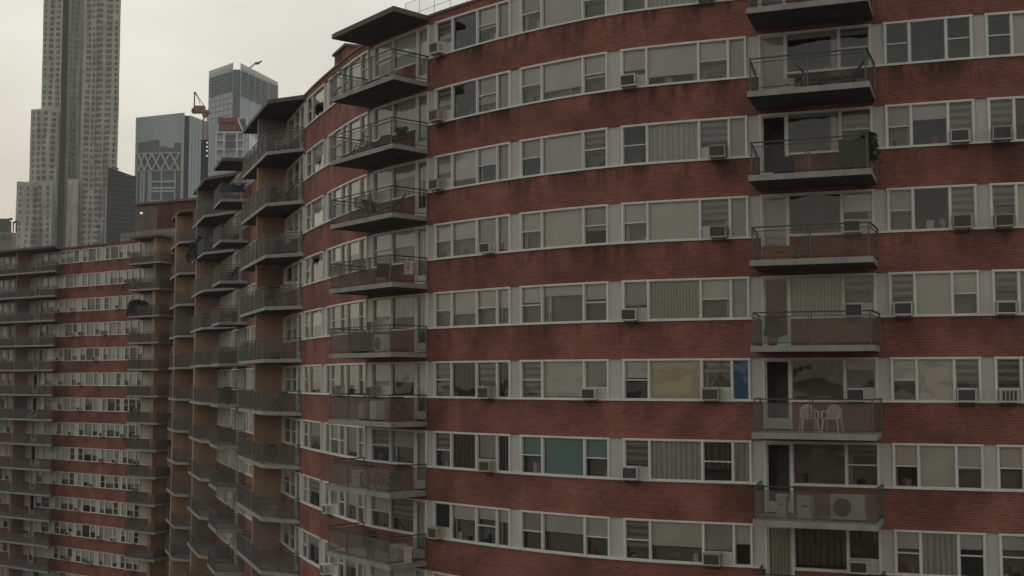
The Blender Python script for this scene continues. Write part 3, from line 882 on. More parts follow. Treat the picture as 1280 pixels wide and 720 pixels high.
o = plant(.45,.3,120,M['leaf']); put(o, 'R', 0, .62, .4); tag(o, 'small potted plant left of the folding chairs', 'plant')
o = plant(2.4,1.5,900,M['leaf2'],leaf=.17,hang=.8); put(o, 'c', 0, .72, .25); tag(o, 'large hanging bush spilling over a stack balcony', 'bush')
o = plant(2.6,1.5,900,M['leaf2'],leaf=.18,hang=.3); put(o, 'a', 1, .82, .35); tag(o, 'large dark bush on the far wing balcony', 'bush')
o = plant(1.5,.8,400,M['leaf2'],leaf=.15); put(o, 'L', -1, .42, .3); tag(o, 'bushy plant on the top left balcony', 'plant')
o = plant(.8,.6,260,M['leaf']); put(o, 'C', 0, .15, .5); tag(o, 'round leafy plant on the second floor corner balcony', 'plant')
o = plant(.9,.9,260,M['leaf']); put(o, 'c', 2, .5, .3); tag(o, 'leafy plant on the mid stack balcony', 'plant')
o = plant(.9,.9,260,M['leaf2']); put(o, 'D', 2, .05, .3); tag(o, 'leafy plant in front of the trellis partition', 'plant')
# green privacy cloth tied to the railing
c0, c1 = BPTS['R'][0], BPTS['R'][1]
mb = MB(); n_ = 12; z = zf(1)
def gp(t, o): 
    p = lerp(c0, c1, t); q = onbal('R', t, o); return q
for k in range(n_):
    t0, t1 = .02+.24*k/n_, .02+.24*(k+1)/n_
    a_, b_ = gp(t0, .10+.012*(k%2)), gp(t1, .10+.012*((k+1)%2)); a2_, b2_ = gp(t0, .125+.012*(k%2)), gp(t1, .125+.012*((k+1)%2))
    zt0, zt1 = z+.98-.03*math.sin(k), z+.98-.03*math.sin(k+1)
    mb.hexa([(a_[0],a_[1],z+.12),(a2_[0],a2_[1],z+.12),(b2_[0],b2_[1],z+.12),(b_[0],b_[1],z+.12),(a_[0],a_[1],zt0),(a2_[0],a2_[1],zt0),(b2_[0],b2_[1],zt1),(b_[0],b_[1],zt1)], M['green'])
tag(mb.build('privacy_cloth'), 'green cloth tied inside the railing of the right-hand balcony', 'cloth')
# covered seat
g3 = copy_tree(g); put(g3, 'R', 1, .74, .5, .2); g3.scale = (.75,.9,.75); tag(g3, 'dark covered furniture by the open door of the right-hand balcony', 'covered grill')
o = crate(.9,.5,.6,M['ac_w']); put(o, 'D', 2, .16, .55); tag(o, 'white storage box beside the trellis partition', 'box')
o = crate(.7,.5,.55,M['cream']); put(o, 'L', 10, .20, .35); tag(o, 'pale storage box on the lower left balcony', 'box')
ch3 = copy_tree(ch); put(ch3, 'L', 7, .2, .4, .4); tag(ch3, 'white plastic armchair on the far left balcony stack', 'chair', 'white plastic chairs on a balcony')
ch4 = copy_tree(ch); put(ch4, 'L', 10, .32, .4, 1.2); tag(ch4, 'white plastic armchair beside the pale box on the lower left balcony', 'chair', 'white plastic chairs on a balcony')
ch5 = copy_tree(ch); put(ch5, 'D', -1, .12, .5, .5); tag(ch5, 'white plastic armchair on the topmost recessed balcony', 'chair', 'white plastic chairs on a balcony')
def bicycle():
    root = empty('bicycle'); f = MB(); m = M['darkmetal']
    bb = (0,0,.28); hd = (.42,0,.72); st = (-.12,0,.78); rw = (-.45,0,.33); fw_ = (.55,0,.33)
    for a_, b_ in ((bb,hd),(bb,st),(st,hd),(rw,bb),(rw,st),(hd,fw_)): f.bar(a_, b_, .015, M['red'])
    f.build('frame', root)
    for c in (rw, fw_):
        w = MB(); n = 24
        for k in range(n):
            a0, a1 = 2*math.pi*k/n, 2*math.pi*(k+1)/n
            w.bar((c[0]+.33*math.cos(a0),0,c[2]+.33*math.sin(a0)),(c[0]+.33*math.cos(a1),0,c[2]+.33*math.sin(a1)), .018, M['black'])
        for k in range(8):
            a0 = math.pi*k/4; w.bar(c, (c[0]+.32*math.cos(a0),0,c[2]+.32*math.sin(a0)), .004, M['raillight'], 3)
        w.build('wheel', root)
    h = MB(); h.bar((.40,-.28,.95),(.40,.28,.95), .013, M['black']); h.bar(hd,(.40,0,.95), .013, m); h.build('handlebar', root)
    s_ = MB(); s_.box((-.26,-.07,.86),(-.02,.07,.91), M['black']); s_.bar(st,(-.14,0,.86), .012, m); s_.build('saddle', root)
    return root
o = bicycle(); put(o, 'C', 5, .50, .35, .05); tag(o, 'bicycle leaning inside the seventh floor corner balcony railing', 'bicycle')
o = bicycle(); put(o, 'C', 0, .78, .5, .05); tag(o, 'bicycle on the second floor corner balcony', 'bicycle')
o = crate(.45,.35,.45,M['ac_b']); put(o, 'R', 0, .68, .4); tag(o, 'small beige box near the door of the folding chair balcony', 'box')
STK = {'C': 'corner balcony', 'D': 'balcony with tan partition nearest the camera', 'c': 'middle stack balcony', 'd': 'short stack balcony behind the nearest partition', 'L': 'leftmost stack balcony', 'a': 'stack balcony beside the far wing windows'}
for key, r, t_, kind_ in (('C',-1,.3,'box'),('C',4,.15,'plant'),('C',5,.75,'box'),('C',6,.55,'plant'),('D',0,.30,'plant'),('D',3,.2,'box'),('D',4,.15,'chair'),('D',5,.3,'plant'),('D',6,.15,'box'),
        ('c',1,.25,'box'),('c',3,.3,'plant'),('c',6,.3,'box'),('d',1,.3,'chair'),('d',2,.4,'box'),('d',4,.4,'plant'),('d',6,.3,'chair'),('L',2,.2,'box'),('L',4,.12,'plant'),('L',5,.3,'box'),('L',8,.15,'chair'),
        ('a',3,.4,'box'),('a',5,.3,'plant'),('a',7,.5,'chair'),('R',2,.8,'box'),('R',3,.85,'plant')):
    st_ = STK.get(key, 'right-hand balcony'); fl_ = FLOOR[r]
    if kind_ == 'box':
        m_, w_ = random.choice(((M['cream'],'pale'),(M['ac_b'],'beige'),(M['terracotta'],'rust brown'),(M['navy'],'dark blue')))
        o = crate(random.uniform(.4,.9), random.uniform(.3,.5), random.uniform(.35,.7), m_); lab = f'{w_} storage box on the {fl_} floor {st_}'
    elif kind_ == 'plant':
        o = plant(random.uniform(.5,.9), random.uniform(.5,.9), 240, random.choice((M['leaf'], M['leaf2']))); lab = f'leafy potted plant on the {fl_} floor {st_}'
    else:
        o = copy_tree(f1); lab = f'black folding chair on the {fl_} floor {st_}'
    put(o, key, r, t_, .45, random.uniform(-.6, .6)); tag(o, lab, kind_)
# navy laundry bundle on the recessed stack
mb = MB(); p0 = onbal('d', .05, -.02); 
for k in range(8):
    mb.box((p0[0]+.0+k*.2, p0[1]-.08+.02*(k%2), zf(-1)+.45), (p0[0]+.2+k*.2, p0[1]+.02+.02*(k%2), zf(-1)+.98+.04*math.sin(k*2)), M['navy'])
tag(mb.build('hanging_blanket'), 'navy blanket hung over the top railing of a stack balcony', 'blanket')

# ------------------------------------------------------------------ background towers
M['steel'] = mat('tower_steel', (.48, .46, .41), .5, .3, .16, metal=.25)
M['steel_mid'] = mat('tower_steel_shadowy', (.30, .295, .265), .5, .35, .2)  # shaft steel with the set-back centre's shade put into the colour
M['steel_dark'] = mat('tower_groove', (.10, .10, .09), .5, .3, .1)  # shade of the recess put into the colour, darker than the shafts
M['t_glass'] = mat('tower_glass', (.15, .152, .14), .25, .6, .35)
M['g_pale'] = mat('glass_tower_pale', (.56, .62, .64), .30, .15, .05, streak=True)
M['g_dark'] = mat('glass_tower_dark', (.13, .145, .15), .25, .35, .12, streak=True)
M['g_mid'] = mat('glass_tower_mid', (.46, .505, .53), .3, .2, .08, streak=True)
M['g_blue'] = mat('glass_tower_blue', (.42, .48, .53), .3, .15, .05, streak=True)
M['lattice'] = mat('pale_lattice', (.55, .56, .55), .5, .15, .2)  # crane jib metal, also the reflected crosses on the glass tower
M['char'] = mat('charcoal_cladding', (.026, .031, .034), .6, .3, .2, streak=True)
M['redsteel'] = mat('red_iron', (.30, .09, .06), .7, .3, .8)
M['screen'] = mat('roof_screen', (.72, .66, .62), .6, .1, .3)

D1 = 650.0
def X1(px, y=230, D=D1): return xof(px, D, zof(y, D))
tower = empty('rippled_tower', (X1(98), D1+15, 0))
TI = Matrix.Translation(-tower.location)
def tp(mb, name, parent, **k):
    o = mb.build(name, parent, **k); o.matrix_parent_inverse = Matrix.Translation(-parent.location); return o
def ripple(x, z):
    return 1.3*math.sin(x*1.05+.6*math.sin(z*.05))*.55+1.1*math.sin(x*.42+.045*z)+.9*math.sin(z*.085+x*.21+1)+.5*math.sin(z*.21-x*.6)
def wavy(x0, x1, y, z0, z1, name, m=M['steel'], dx=1.3, dz=3.05, back=28):
    bs = (x1/y)*back*1.02
    mb = MB(); nx = max(2, int((x1-x0)/dx)); nz = int((z1-z0)/dz)
    def p(i, j):
        x = x0+(x1-x0)*i/nx; z = z0+(z1-z0)*j/nz; return (x, y-ripple(x, z)*(.25+.75*math.sin(math.pi*i/nx)), z)
    for i in range(nx):
        for j in range(nz): mb.face([p(i,j),p(i+1,j),p(i+1,j+1),p(i,j+1)], m)
    for i, sgn in ((0, -1), (nx, 1)):
        for j in range(nz):
            a, b_ = p(i,j), p(i,j+1); q = [a, b_, (a[0]+bs, y+back, b_[2]), (a[0]+bs, y+back, a[2])]
            mb.face(q if sgn < 0 else q[::-1], m)
    mb.face([p(i, nz) for i in range(nx+1)]+[(x1+bs, y+back, z1), (x0+bs, y+back, z1)], m)
    mb.face([(x1+bs,y+back,z0),(x0+bs,y+back,z0),(x0+bs,y+back,z1),(x1+bs,y+back,z1)], m)
    return tp(mb, name, tower, smooth=False), (x0, x1, y, nx)
zt_top = zof(-160, D1)
rows_z = [1.0+3.05*k for k in range(int((zt_top-1)/3.05))]
def yy(x, z, blk): 
    x0, x1, y, nx = blk; i = (x-x0)/(x1-x0); return y-ripple(x, z)*(.25+.75*math.sin(math.pi*max(0, min(1, i))))
TW = MB()
def wincol(pxa, pxb, blk, zlo, zhi, split=2):
    mb = TW; xa, xb = X1(pxa, D=blk[2]), X1(pxb, D=blk[2])
    for z in rows_z:
        if z < zlo or z > zhi-2.5: continue
        for k in range(split):
            a = xa+(xb-xa)*k/split+.16; b_ = xa+(xb-xa)*(k+1)/split-.16
            h = random.choice((1.9, 1.9, 1.5)); a -= .08; b_ += .08
            if random.random() < .03: continue
            y0 = min(yy(a, z+.5, blk), yy(b_, z+h, blk), yy((a+b_)/2, z+1, blk))-.05
            mb.box((a, y0, z+.55), (b_, y0+1.6, z+.55+h), M['t_glass'])

zt2, zt3, zr3 = zof(139, D1), zof(231, D1), zof(237, D1)
XO = .0
_, bR = wavy(X1(99.5), X1(146), D1, 0, zt_top, 'shaft')
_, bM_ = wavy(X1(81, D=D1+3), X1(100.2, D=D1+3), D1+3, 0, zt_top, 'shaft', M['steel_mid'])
_, bL = wavy(X1(48), X1(72), D1+1, 0, zt_top, 'shaft')
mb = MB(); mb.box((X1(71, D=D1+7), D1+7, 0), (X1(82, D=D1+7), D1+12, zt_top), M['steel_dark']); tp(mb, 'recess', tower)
_, bL2 = wavy(X1(36, D=D1-5), X1(70, D=D1-5), D1-5, 0, zt2, 'shaft', back=12)
_, bL3 = wavy(X1(21, D=D1-11), X1(66, D=D1-11), D1-11, 0, zt3, 'shaft', back=12)
_, bR3 = wavy(X1(132, D=D1-4), X1(142.5, D=D1-4), D1-4, 0, zr3, 'shaft', back=3)
_, bC3 = wavy(X1(84, D=D1-3), X1(98.5, D=D1-3), D1-3, 0, zof(225, D1), 'shaft', back=5)
for a, b_ in ((103.5,109.5),(111.5,114.5),(117,125.5),(128.5,136.5),(139.5,143)): wincol(a, b_, bR, 60, zt_top, 1 if b_-a < 4 else 3 if b_-a > 7 else 2)
for a, b_ in ((84,86.5),(89,93.5)): wincol(a, b_, bM_, zof(225, D1), zt_top, 1)
for a, b_ in ((51.5,54),(57,62.5),(66,70.5)): wincol(a, b_, bL, zt2, zt_top, 1 if b_-a < 3 else 2)
for a, b_ in ((39,41.5),(45,49),(53,58),(62,67)): wincol(a, b_, bL2, zt3, zt2, 1)
for a, b_ in ((25,27.5),(33,36),(40,45),(50,54),(59,63)): wincol(a, b_, bL3, 60, zt3, 1)
tag(tp(TW, 'tower_windows', tower), kind='stuff')
tag(tower, 'tall rippled steel skyscraper with stepped base rising at the left', 'skyscraper')

def tower_thing(name, label, cat, x, y):
    o = empty(name, (x, y, 0)); tag(o, label, cat); return o
# pale glass tower; its crossed lattice band is a reflection built as bars
D2 = 720.0
def X2(px, y=200): return xof(px, D2, zof(y, D2))
g = tower_thing('glass_tower', 'pale glass tower with a reflected band of crossed lattice across its middle', 'skyscraper', X2(205), D2+15)
ztl = zof(147, D2); ztr = zof(142.5, D2)
mb = MB()
def slab(mb, xa, ya, xb, yb, z0, za, zb, m, back=30, sh=.0):
    # vertical face from (xa,ya) to (xb,yb) with sloping top, given depth behind
    ba, bb = back*xa/ya*1.02, back*xb/yb*1.02
    mb.hexa([(xa,ya,z0),(xb,yb,z0),(xb+bb,yb+back,z0),(xa+ba,ya+back,z0),(xa,ya,za),(xb,yb,zb),(xb+bb,yb+back,zb),(xa+ba,ya+back,za)], m)
slab(mb, X2(169.5), D2, X2(232), D2-4, 0, ztl, ztr, M['g_mid'])
slab(mb, xof(229.5, D2-1, zof(200, D2)), D2-1, xof(238, D2-1, zof(200, D2)), D2-1, 0, ztr-1, ztr-1.5, M['char'], 20)
slab(mb, X2(237.1), D2-2, X2(266), D2+14, 0, ztr-1, zof(152, D2), M['g_blue'], 18)
tp(mb, 'tower_body', g)
# reflections of other buildings, put on the lower glazing as dark panels
mb = MB()
def onface(px, dy=.3): 
    t = (px-169.5)/(232-169.5); return X2(px), D2-4*t-dy
for (pa, pb, ya, yb) in ((173,184,178,192),(184.5,200,176,192),(200.5,210,184,192),(210.5,219,186,192),(219.5,229,180,192),(173,229,192.5,215),(173,177,216,290),(182,187,216,290),(191,203,216,290),(205,221,216,290),(222,229,216,290)):
    (xa, y0), (xb, y1) = onface(pa), onface(pb)
    mb.hexa([(xa,y0,zof(yb,D2)),(xb,y1,zof(yb,D2)),(xb,y1+.25,zof(yb,D2)),(xa,y0+.25,zof(yb,D2)),(xa,y0,zof(ya,D2)),(xb,y1,zof(ya,D2)),(xb,y1+.25,zof(ya,D2)),(xa,y0+.25,zof(ya,D2))], M['g_dark'])
tp(mb, 'glazing_reflection', g)
mb = MB(); zl0, zl1 = zof(214, D2), zof(192.5, D2)
xs = [174,179,184.5,193,205,217,229]
xs = [174,181.5,191,203,215,227]
for k in range(len(xs)-1):
    (xa, y0), (xb, y1) = onface(xs[k], .9), onface(xs[k+1], .9)
    mb.bar((xa,y0,zl0),(xb,y1,zl1), .45, M['lattice']); mb.bar((xa,y0-.5,zl1),(xb,y1-.5,zl0), .45, M['lattice'])
for zz in (zl0, zl1):
    (xa, y0), (xb, y1) = onface(173, .9), onface(229, .9); mb.bar((xa,y0,zz),(xb,y1,zz), .3, M['lattice'])
tp(mb, 'reflected_lattice', g)
mb = MB()
for px in (170,177.5,181.5,187.5,190.5,204,221.5,229.5,231.5):
    (xa, y0) = onface(px, .6); mb.bar((xa,y0,0),(xa,y0,ztl if px < 172 or px > 229 else zl0), .3, M['g_pale'])
for y in (228,236,240,252):
    (xa, y0), (xb, y1) = onface(191, .7), onface(221, .7); mb.bar((xa,y0,zof(y,D2)),(xb,y1,zof(y,D2)), .45, M['g_pale'])
for k in range(9):
    t = k/9; xx = X2(238)+(X2(266)-X2(238))*t; y_ = D2-2+16*t-.3; mb.bar((xx,y_,0),(xx,y_,zof(146+t*5,D2)), .2, M['g_pale'])
tp(mb, 'mullion', g)

# tall tower under construction with louvred crown
D3 = 860.0
def X3(px, y=140): return xof(px, D3, zof(y, D3))
g = tower_thing('construction_tower', 'tall grey glass tower with louvred crown and pale roof screen', 'skyscraper', X3(300), D3+20)
mb = MB(); nx_, ny_ = X3(300), D3-12
slab(mb, X3(259.5), D3+2, X3(295.5), D3-12, 0, zof(93, D3), zof(88.5, D3), M['g_mid'], 34)
slab(mb, X3(294.6), D3-11.5, X3(304.8), D3-11.5, 0, zof(92, D3), zof(92, D3), M['g_dark'], 20)
slab(mb, X3(304.5), D3-12, X3(344), D3+10, 0, zof(89, D3), zof(103.5, D3), M['g_mid'], 20)
tp(mb, 'tower_body', g)
mb = MB()
def f3(px, dy): 
    if px < 297: t = (px-259.5)/36; return X3(px), D3+2-14*t-dy
    t = (px-304.5)/39.5; return X3(px), D3-12+22*t-dy
for k in range(7):
    y = 97+k*3.6; 
    (xa,y0),(xb,y1) = f3(261.5,.5), f3(294,.5); mb.bar((xa,y0,zof(y+1.5,D3)),(xb,y1,zof(y-1.5,D3)), .6, M['g_dark'])
for px0, px1 in ((306,312),(313.5,319),(320.5,326),(327.5,333)):
    for k in range(8):
        y = 95+k*3.9+(px0-306)*.33
        (xa,y0),(xb,y1) = f3(px0,.5), f3(px1,.5); mb.bar((xa,y0,zof(y,D3)),(xb,y1,zof(y+1.8,D3)), .75, M['g_dark'])
(xa,y0),(xb,y1) = f3(335,.5), f3(343.5,.5)
mb.hexa([(xa,y0,0),(xb,y1,0),(xb,y1+.4,0),(xa,y0+.4,0),(xa,y0,zof(101,D3)),(xb,y1,zof(104,D3)),(xb,y1+.4,zof(104,D3)),(xa,y0+.4,zof(101,D3))], M['g_dark'])
tp(mb, 'louvre', g)
mb = MB()
for (pa, pb, ya, yb) in ((259.5,295.5,93,88.5),(304.5,343.5,89,103.5)):
    (xa,y0),(xb,y1) = f3(pa,.1), f3(pb,.1); h = 5.0*D3/F
    mb.hexa([(xa,y0,zof(ya,D3)-.0),(xb,y1,zof(yb,D3)),(xb,y1+.5,zof(yb,D3)),(xa,y0+.5,zof(ya,D3)),(xa,y0,zof(ya,D3)+h),(xb,y1,zof(yb,D3)+h),(xb,y1+.5,zof(yb,D3)+h),(xa,y0+.5,zof(ya,D3)+h)], M['screen'])
tp(mb, 'roof_screen', g)
mb = MB()
for px in [264+k*6 for k in range(5)]+[308+k*7 for k in range(4)]:
    (xa,y0) = f3(px,.3); mb.bar((xa,y0,0),(xa,y0,zof(122,D3)), .15, M['g_pale'])
for y in range(128, 230, 7):
    (xa,y0),(xb,y1) = f3(260,.3), f3(295,.3); mb.bar((xa,y0,zof(y,D3)),(xb,y1,zof(y-2,D3)), .12, M['g_dark'])
tp(mb, 'mullion', g)

# lower frame building with red netting
D4 = 420.0
def X4(px, y=180): return xof(px, D4, zof(y, D4))
g = tower_thing('frame_building', 'unfinished frame building with red netting below the louvred tower', 'building', X4(290), D4+6)
mb = MB()
mb.box((X4(269), D4, 0), (X4(311), D4+14, zof(166, D4)), M['g_mid']); mb.box((X4(272), D4+1, zof(166, D4)+.01), (X4(306), D4+12, zof(148, D4)), M['g_dark'])
tp(mb, 'tower_body', g)
mb = MB()
for y in (166,176,187,200): mb.box((X4(270.5), D4-.9, zof(y, D4)-.35), (X4(309), D4-.01, zof(y, D4)+.35), M['g_pale'])
for px in (271,281,297,305.5,309): mb.box((X4(px)-.3, D4-1.1, zof(230, D4)), (X4(px)+.3, D4-.95, zof(166, D4)), M['screen'])
mb.bar((X4(298), D4-1.4, zof(150, D4)), (X4(305), D4-1.4, zof(166, D4)), .25, M['screen'])
mb.bar((X4(298), D4-1.4, zof(150, D4)), (X4(309), D4-1.4, zof(146, D4)), .25, M['screen']); mb.bar((X4(309), D4-1.4, zof(146, D4)), (X4(309), D4-1.4, zof(175, D4)), .25, M['screen'])
tp(mb, 'frame', g)
mb = MB(); mb.box((X4(272), D4-.8, zof(153, D4)), (X4(297), D4-.3, zof(147.5, D4)), M['redsteel']); mb.box((X4(274), D4-.8, zof(163, D4)), (X4(300), D4-.3, zof(157, D4)), M['redsteel']); tp(mb, 'netting', g)
mb = MB()
for k, y in enumerate((168,173,179,183)): mb.box((X4(283), D4-1.3, zof(y+3, D4)), (X4(294), D4-.95, zof(y, D4)), M['g_dark'])
tp(mb, 'opening', g)
# small plant room with lamps, beside it
g = tower_thing('scaffold_hoist', 'dark hoist scaffold with small pale lamps beside the frame building', 'scaffold', X4(267), D4-12)
mb = MB()
for px in (264,267,270):
    mb.bar((X4(px), D4-12, 0), (X4(px), D4-12, zof(183, D4)), .35, M['char'])
for k in range(12):
    y = 184+k*3; mb.bar((X4(263.5), D4-12, zof(y, D4)), (X4(270.5), D4-12, zof(y+2, D4)), .3, M['char'])
tp(mb, 'mast', g)
mb = MB()
for y in (187,192,197,203): mb.box((X4(269.6), D4-12.8, zof(y+.8, D4)), (X4(271), D4-12.4, zof(y-.8, D4)), lm)
tp(mb, 'lamp', g)

# cranes
def crane(name, label, D, mast, parts_, cab, back_):
    X = lambda px, y: xof(px, D, zof(y, D))
    g = tower_thing(name, label, 'crane', X(mast[0], 140), D)
    mb = MB(); x = X(mast[0], mast[1]); w = .9
    for sx in (-w, w):
        for sy in (-w, w): mb.bar((x+sx, D+sy, 0), (x+sx, D+sy, zof(mast[1], D)), .14, M['redsteel'])
    z = zof(260, D)
    while z < zof(mast[1], D)-2:
        mb.bar((x-w, D-w, z), (x+w, D-w, z+2), .08, M['redsteel']); mb.bar((x+w, D-w, z), (x-w, D-w, z+2), .08, M['redsteel']); z += 2
    tp(mb, 'mast', g)
    mb = MB()
    for (pa, ya, pb, yb, rr_, m) in parts_: mb.bar((X(pa,ya), D-1, zof(ya, D)), (X(pb,yb), D-1, zof(yb, D)), rr_, m)
    tp(mb, 'jib', g)
    mb = MB()
    for (pa, ya, pb, yb) in cab: mb.box((X(pa,yb), D-2.2, zof(yb, D)), (X(pb,ya), D+1.5, zof(ya, D)), M['redsteel'])
    tp(mb, 'machinery_deck', g)
crane('tower_crane', 'red tower crane with raised thin jib beside the louvred tower', 600, (257,141),
      [(243.5,137,244,115.5,.25,M['char']),(244,115.5,247,120,.3,M['char']),(244,115.5,258,136,.16,M['char']),(247,120,251,131,.12,M['char']),(243,117.5,246,117,.4,M['redsteel'])],
      [(240.5,138.5,262,141.5),(245,133,256,138.4),(241,136,243.5,141),(254,141.6,259,146)], None)
crane('roof_crane', 'small pale crane jib poking above the louvred tower roof', 870, (310,92),
      [(309,90,319,80,.35,M['lattice']),(319,80,328,77,.4,M['char']),(319,80,325,79,.7,M['char']),(311,86,320,79,.3,M['screen'])],
      [(308,89,311,92)], None)

# dark block and small left block
D5 = 480.0
def X5(px, y=240): return xof(px, D5, zof(y, D5))
g = tower_thing('charcoal_tower', 'plain charcoal block between the rippled and glass towers', 'office block', X5(150), D5+10)
mb = MB(); slab(mb, X5(134), D5, X5(162), D5+8, 0, zof(208.5, D5), zof(217, D5), M['char'], 30)
for k in range(10):
    pass
tp(mb, 'tower_body', g)
mb = MB()
for k in range(14):
    y = 216+k*6; mb.bar((X5(135), D5-.2, zof(y, D5)), (X5(161.5), D5+7.8, zof(y+.3, D5)), .10, M['t_glass'])
mb.box((X5(138.6), D5+4, zof(208.5, D5)), (X5(141), D5+7, zof(207, D5)), M['char']); tp(mb, 'floor_line', g)
D6 = 330.0
def X6(px, y=285): return xof(px, D6, zof(y, D6))
g = tower_thing('grey_block', 'small grey rooftop block with thin masts at the far left edge', 'building', X6(8), D6+6)
mb = MB(); mb.box((X6(-40), D6, 0), (X6(15), D6+3, zof(290, D6)), M['greyfin']); mb.box((X6(-40), D6+1, zof(289.9, D6)), (X6(9), D6+2.8, zof(275, D6)), M['g_dark'])
mb.box((X6(-38), D6+2, zof(274.9, D6)), (X6(4), D6+2.7, zof(272, D6)), M['g_dark'])
tp(mb, 'tower_body', g)
mb = MB()
for k in range(6): mb.box((X6(-2+k*3), D6-.15, zof(300, D6)), (X6(-.4+k*3), D6+.5, zof(293, D6)), M['t_glass'])
tp(mb, 'window', g)
mb = MB(); mb.bar((X6(2), D6+4, zof(272, D6)), (X6(7.5), D6+4, zof(271, D6)), .25, M['char']); mb.bar((X6(9), D6+4, zof(276, D6)), (X6(14), D6+4, zof(274, D6)), .2, M['char'])
for px in (3,11,15): mb.bar((X6(px), D6+3, zof(288, D6)), (X6(px), D6+3, zof(272+px*.3, D6)), .12, M['char'])
tp(mb, 'mast', g)

# ------------------------------------------------------------------ unseen housing blocks behind the viewpoint, added for the windows to reflect
def block(x0, x1, y0, y1, h, label):
    g = tower_thing('housing_block', label, 'apartment building', (x0+x1)/2, (y0+y1)/2)
    mb = MB(); mb.box((x0, y0, 0), (x1, y1, h), M['far_brick']); mb.box((x0-.2, y0-.2, h+.001), (x1+.2, y1+.2, h+.6), M['coping'])
    mb.box((x0+6, y0+3, h+.601), (x0+16, y1-3, h+5), M['far_brick']); tp(mb, 'wall', g)
    wn = MB(); nx = int((x1-x0)/3.4)
    for k in range(int(h/2.8)-1):
        for i in range(nx):
            x = x0+1.2+i*3.4; z = 3.2+k*2.8; wn.box((x, y1+.001, z), (x+1.6, y1+.06, z+1.5), M['t_glass' if (i*7+k*3) % 5 else 'b_g'])
    tag(tp(wn, 'block_windows', g), kind='stuff')
M['far_brick'] = mat('housing_brick', (.24, .12, .085), .9, .25, .3)
block(-95, -40, -95, -80, 44, 'unseen brown brick housing block behind the viewpoint to the left')
block(-18, 42, -125, -110, 52, 'unseen brown brick housing block straight behind the viewpoint')
block(62, 118, -75, -60, 46, 'unseen brown brick housing block behind the viewpoint to the right')
# ------------------------------------------------------------------ haze
hm, hnt, hout = nodemat('thin_haze')
hv = N(hnt, 'ShaderNodeVolumePrincipled'); hv.inputs['Color'].default_value = (.93, .94, .93, 1); hv.inputs['Density'].default_value = .00022
hnt.links.new(hv.outputs[0], hout.inputs['Volume'])
mb = MB(); mb.box((-700, -250, -1), (700, 1100, 420), hm); tag(mb.build('haze'), kind='stuff')
# ------------------------------------------------------------------ ground
mb = MB(); S_ = 3000; mb.face([(-S_,-S_,0),(S_,-S_,0),(S_,S_,0),(-S_,S_,0)], mat('asphalt', (.045,.045,.042), .9, .3, .05))
tag(mb.build('ground'), kind='structure')

# ------------------------------------------------------------------ camera, light, sky
cam = bpy.data.cameras.new('camera'); co = bpy.data.objects.new('camera', cam); C.objects.link(co)
cam.sensor_width = 36; cam.lens = 36*F/1280; cam.clip_end = 6000; cam.clip_start = .5
co.location = (0, 0, CZ); co.rotation_euler = (math.pi/2+PITCH, 0, 0); sc.camera = co

SUN_EL, SUN_AZ = math.radians(38), math.radians(-25)       # azimuth from +Y towards +X
sun = bpy.data.lights.new('sun', 'SUN'); so = bpy.data.objects.new('sun', sun); C.objects.link(so)
sun.energy = .5; sun.angle = math.radians(25); sun.color = (1, .95, .86)
dv = Vector((math.sin(SUN_AZ)*math.cos(SUN_EL), math.cos(SUN_AZ)*math.cos(SUN_EL), math.sin(SUN_EL)))
so.rotation_euler = dv.to_track_quat('Z', 'Y').to_euler(); so.location = (0, 0, 200)

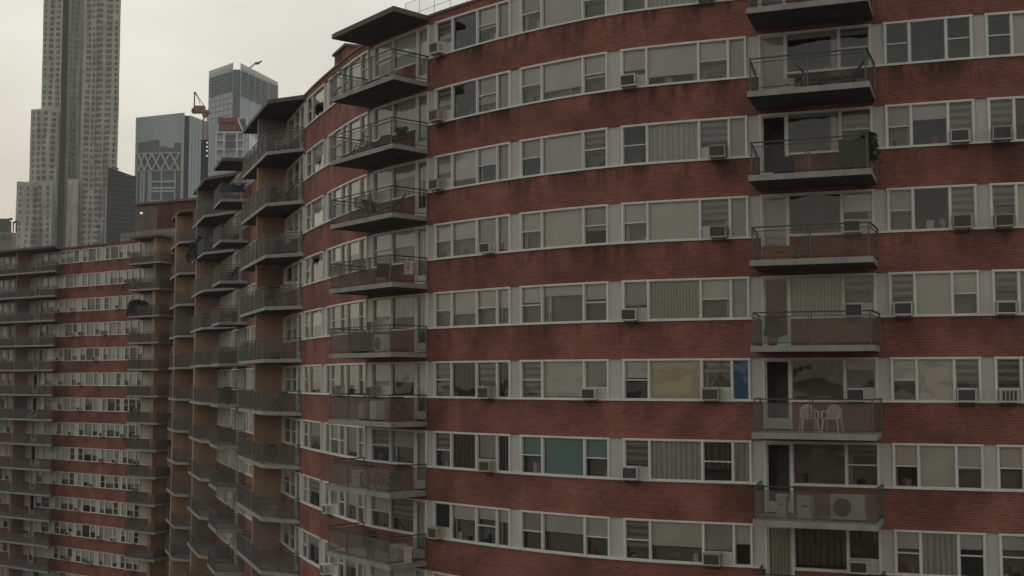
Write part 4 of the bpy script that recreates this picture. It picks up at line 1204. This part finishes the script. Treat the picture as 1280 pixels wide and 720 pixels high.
w = bpy.data.worlds.new('World'); sc.world = w; w.use_nodes = True; nt = w.node_tree; nt.nodes.clear(); L = nt.links.new
out = N(nt, 'ShaderNodeOutputWorld'); bg = N(nt, 'ShaderNodeBackground'); bg.inputs['Strength'].default_value = .10
sky = N(nt, 'ShaderNodeTexSky'); sky.sky_type = 'NISHITA'; sky.sun_disc = False; sky.sun_elevation = SUN_EL; sky.sun_rotation = SUN_AZ
sky.dust_density = 4; sky.air_density = 1.5
tc = N(nt, 'ShaderNodeTexCoord'); sep = N(nt, 'ShaderNodeSeparateXYZ'); L(tc.outputs['Generated'], sep.inputs[0])
ramp = N(nt, 'ShaderNodeValToRGB'); cr = ramp.color_ramp
cr.elements[0].position = 0; cr.elements[0].color = (.52,.44,.34,1)
cr.elements[1].position = 1; cr.elements[1].color = (.60,.62,.56,1)
for pos, c in ((.08,(.61,.56,.47,1)),(.16,(.65,.635,.565,1)),(.30,(.67,.68,.625,1)),(.6,(.61,.63,.60,1))):
    e = cr.elements.new(pos); e.color = c
L(sep.outputs[2], ramp.inputs[0])
mp = N(nt, 'ShaderNodeMapping'); mp.inputs['Scale'].default_value = (2.2, 2.2, 5); L(tc.outputs['Generated'], mp.inputs[0])
mp.inputs['Location'].default_value = (3.1, .4, 1.7)
nz = N(nt, 'ShaderNodeTexNoise'); nz.inputs['Scale'].default_value = 1.3; nz.inputs['Detail'].default_value = 5; nz.inputs['Roughness'].default_value = .5; L(mp.outputs[0], nz.inputs['Vector'])
mr = N(nt, 'ShaderNodeMapRange'); mr.inputs['From Min'].default_value = .3; mr.inputs['From Max'].default_value = .7; mr.inputs['To Min'].default_value = 7.8; mr.inputs['To Max'].default_value = 11.9
L(nz.outputs['Fac'], mr.inputs['Value'])
# brighter towards the hidden sun
nrm = N(nt, 'ShaderNodeVectorMath', operation='DOT_PRODUCT'); nrm.inputs[1].default_value = Vector((-.12,.97,.2)).normalized(); L(tc.outputs['Generated'], nrm.inputs[0])
ms = N(nt, 'ShaderNodeMapRange'); ms.inputs['From Min'].default_value = -.6; ms.inputs['From Max'].default_value = 1; ms.inputs['To Min'].default_value = .72; ms.inputs['To Max'].default_value = 1.05; L(nrm.outputs['Value'], ms.inputs['Value'])
mm_ = N(nt, 'ShaderNodeMath', operation='MULTIPLY'); L(mr.outputs[0], mm_.inputs[0]); L(ms.outputs[0], mm_.inputs[1])
sc1 = N(nt, 'ShaderNodeVectorMath', operation='SCALE'); L(ramp.outputs[0], sc1.inputs[0]); L(mm_.outputs[0], sc1.inputs['Scale'])
mix = N(nt, 'ShaderNodeMix', data_type='RGBA'); mix.inputs[0].default_value = .92; L(sky.outputs[0], mix.inputs[6]); L(sc1.outputs[0], mix.inputs[7])
L(mix.outputs[2], bg.inputs[0]); L(bg.outputs[0], out.inputs[0])

sc.view_settings.view_transform = 'Standard'; sc.view_settings.look = 'None'; sc.view_settings.exposure = .22; sc.view_settings.gamma = 1
sc.cycles.max_bounces = 6; sc.cycles.transparent_max_bounces = 16
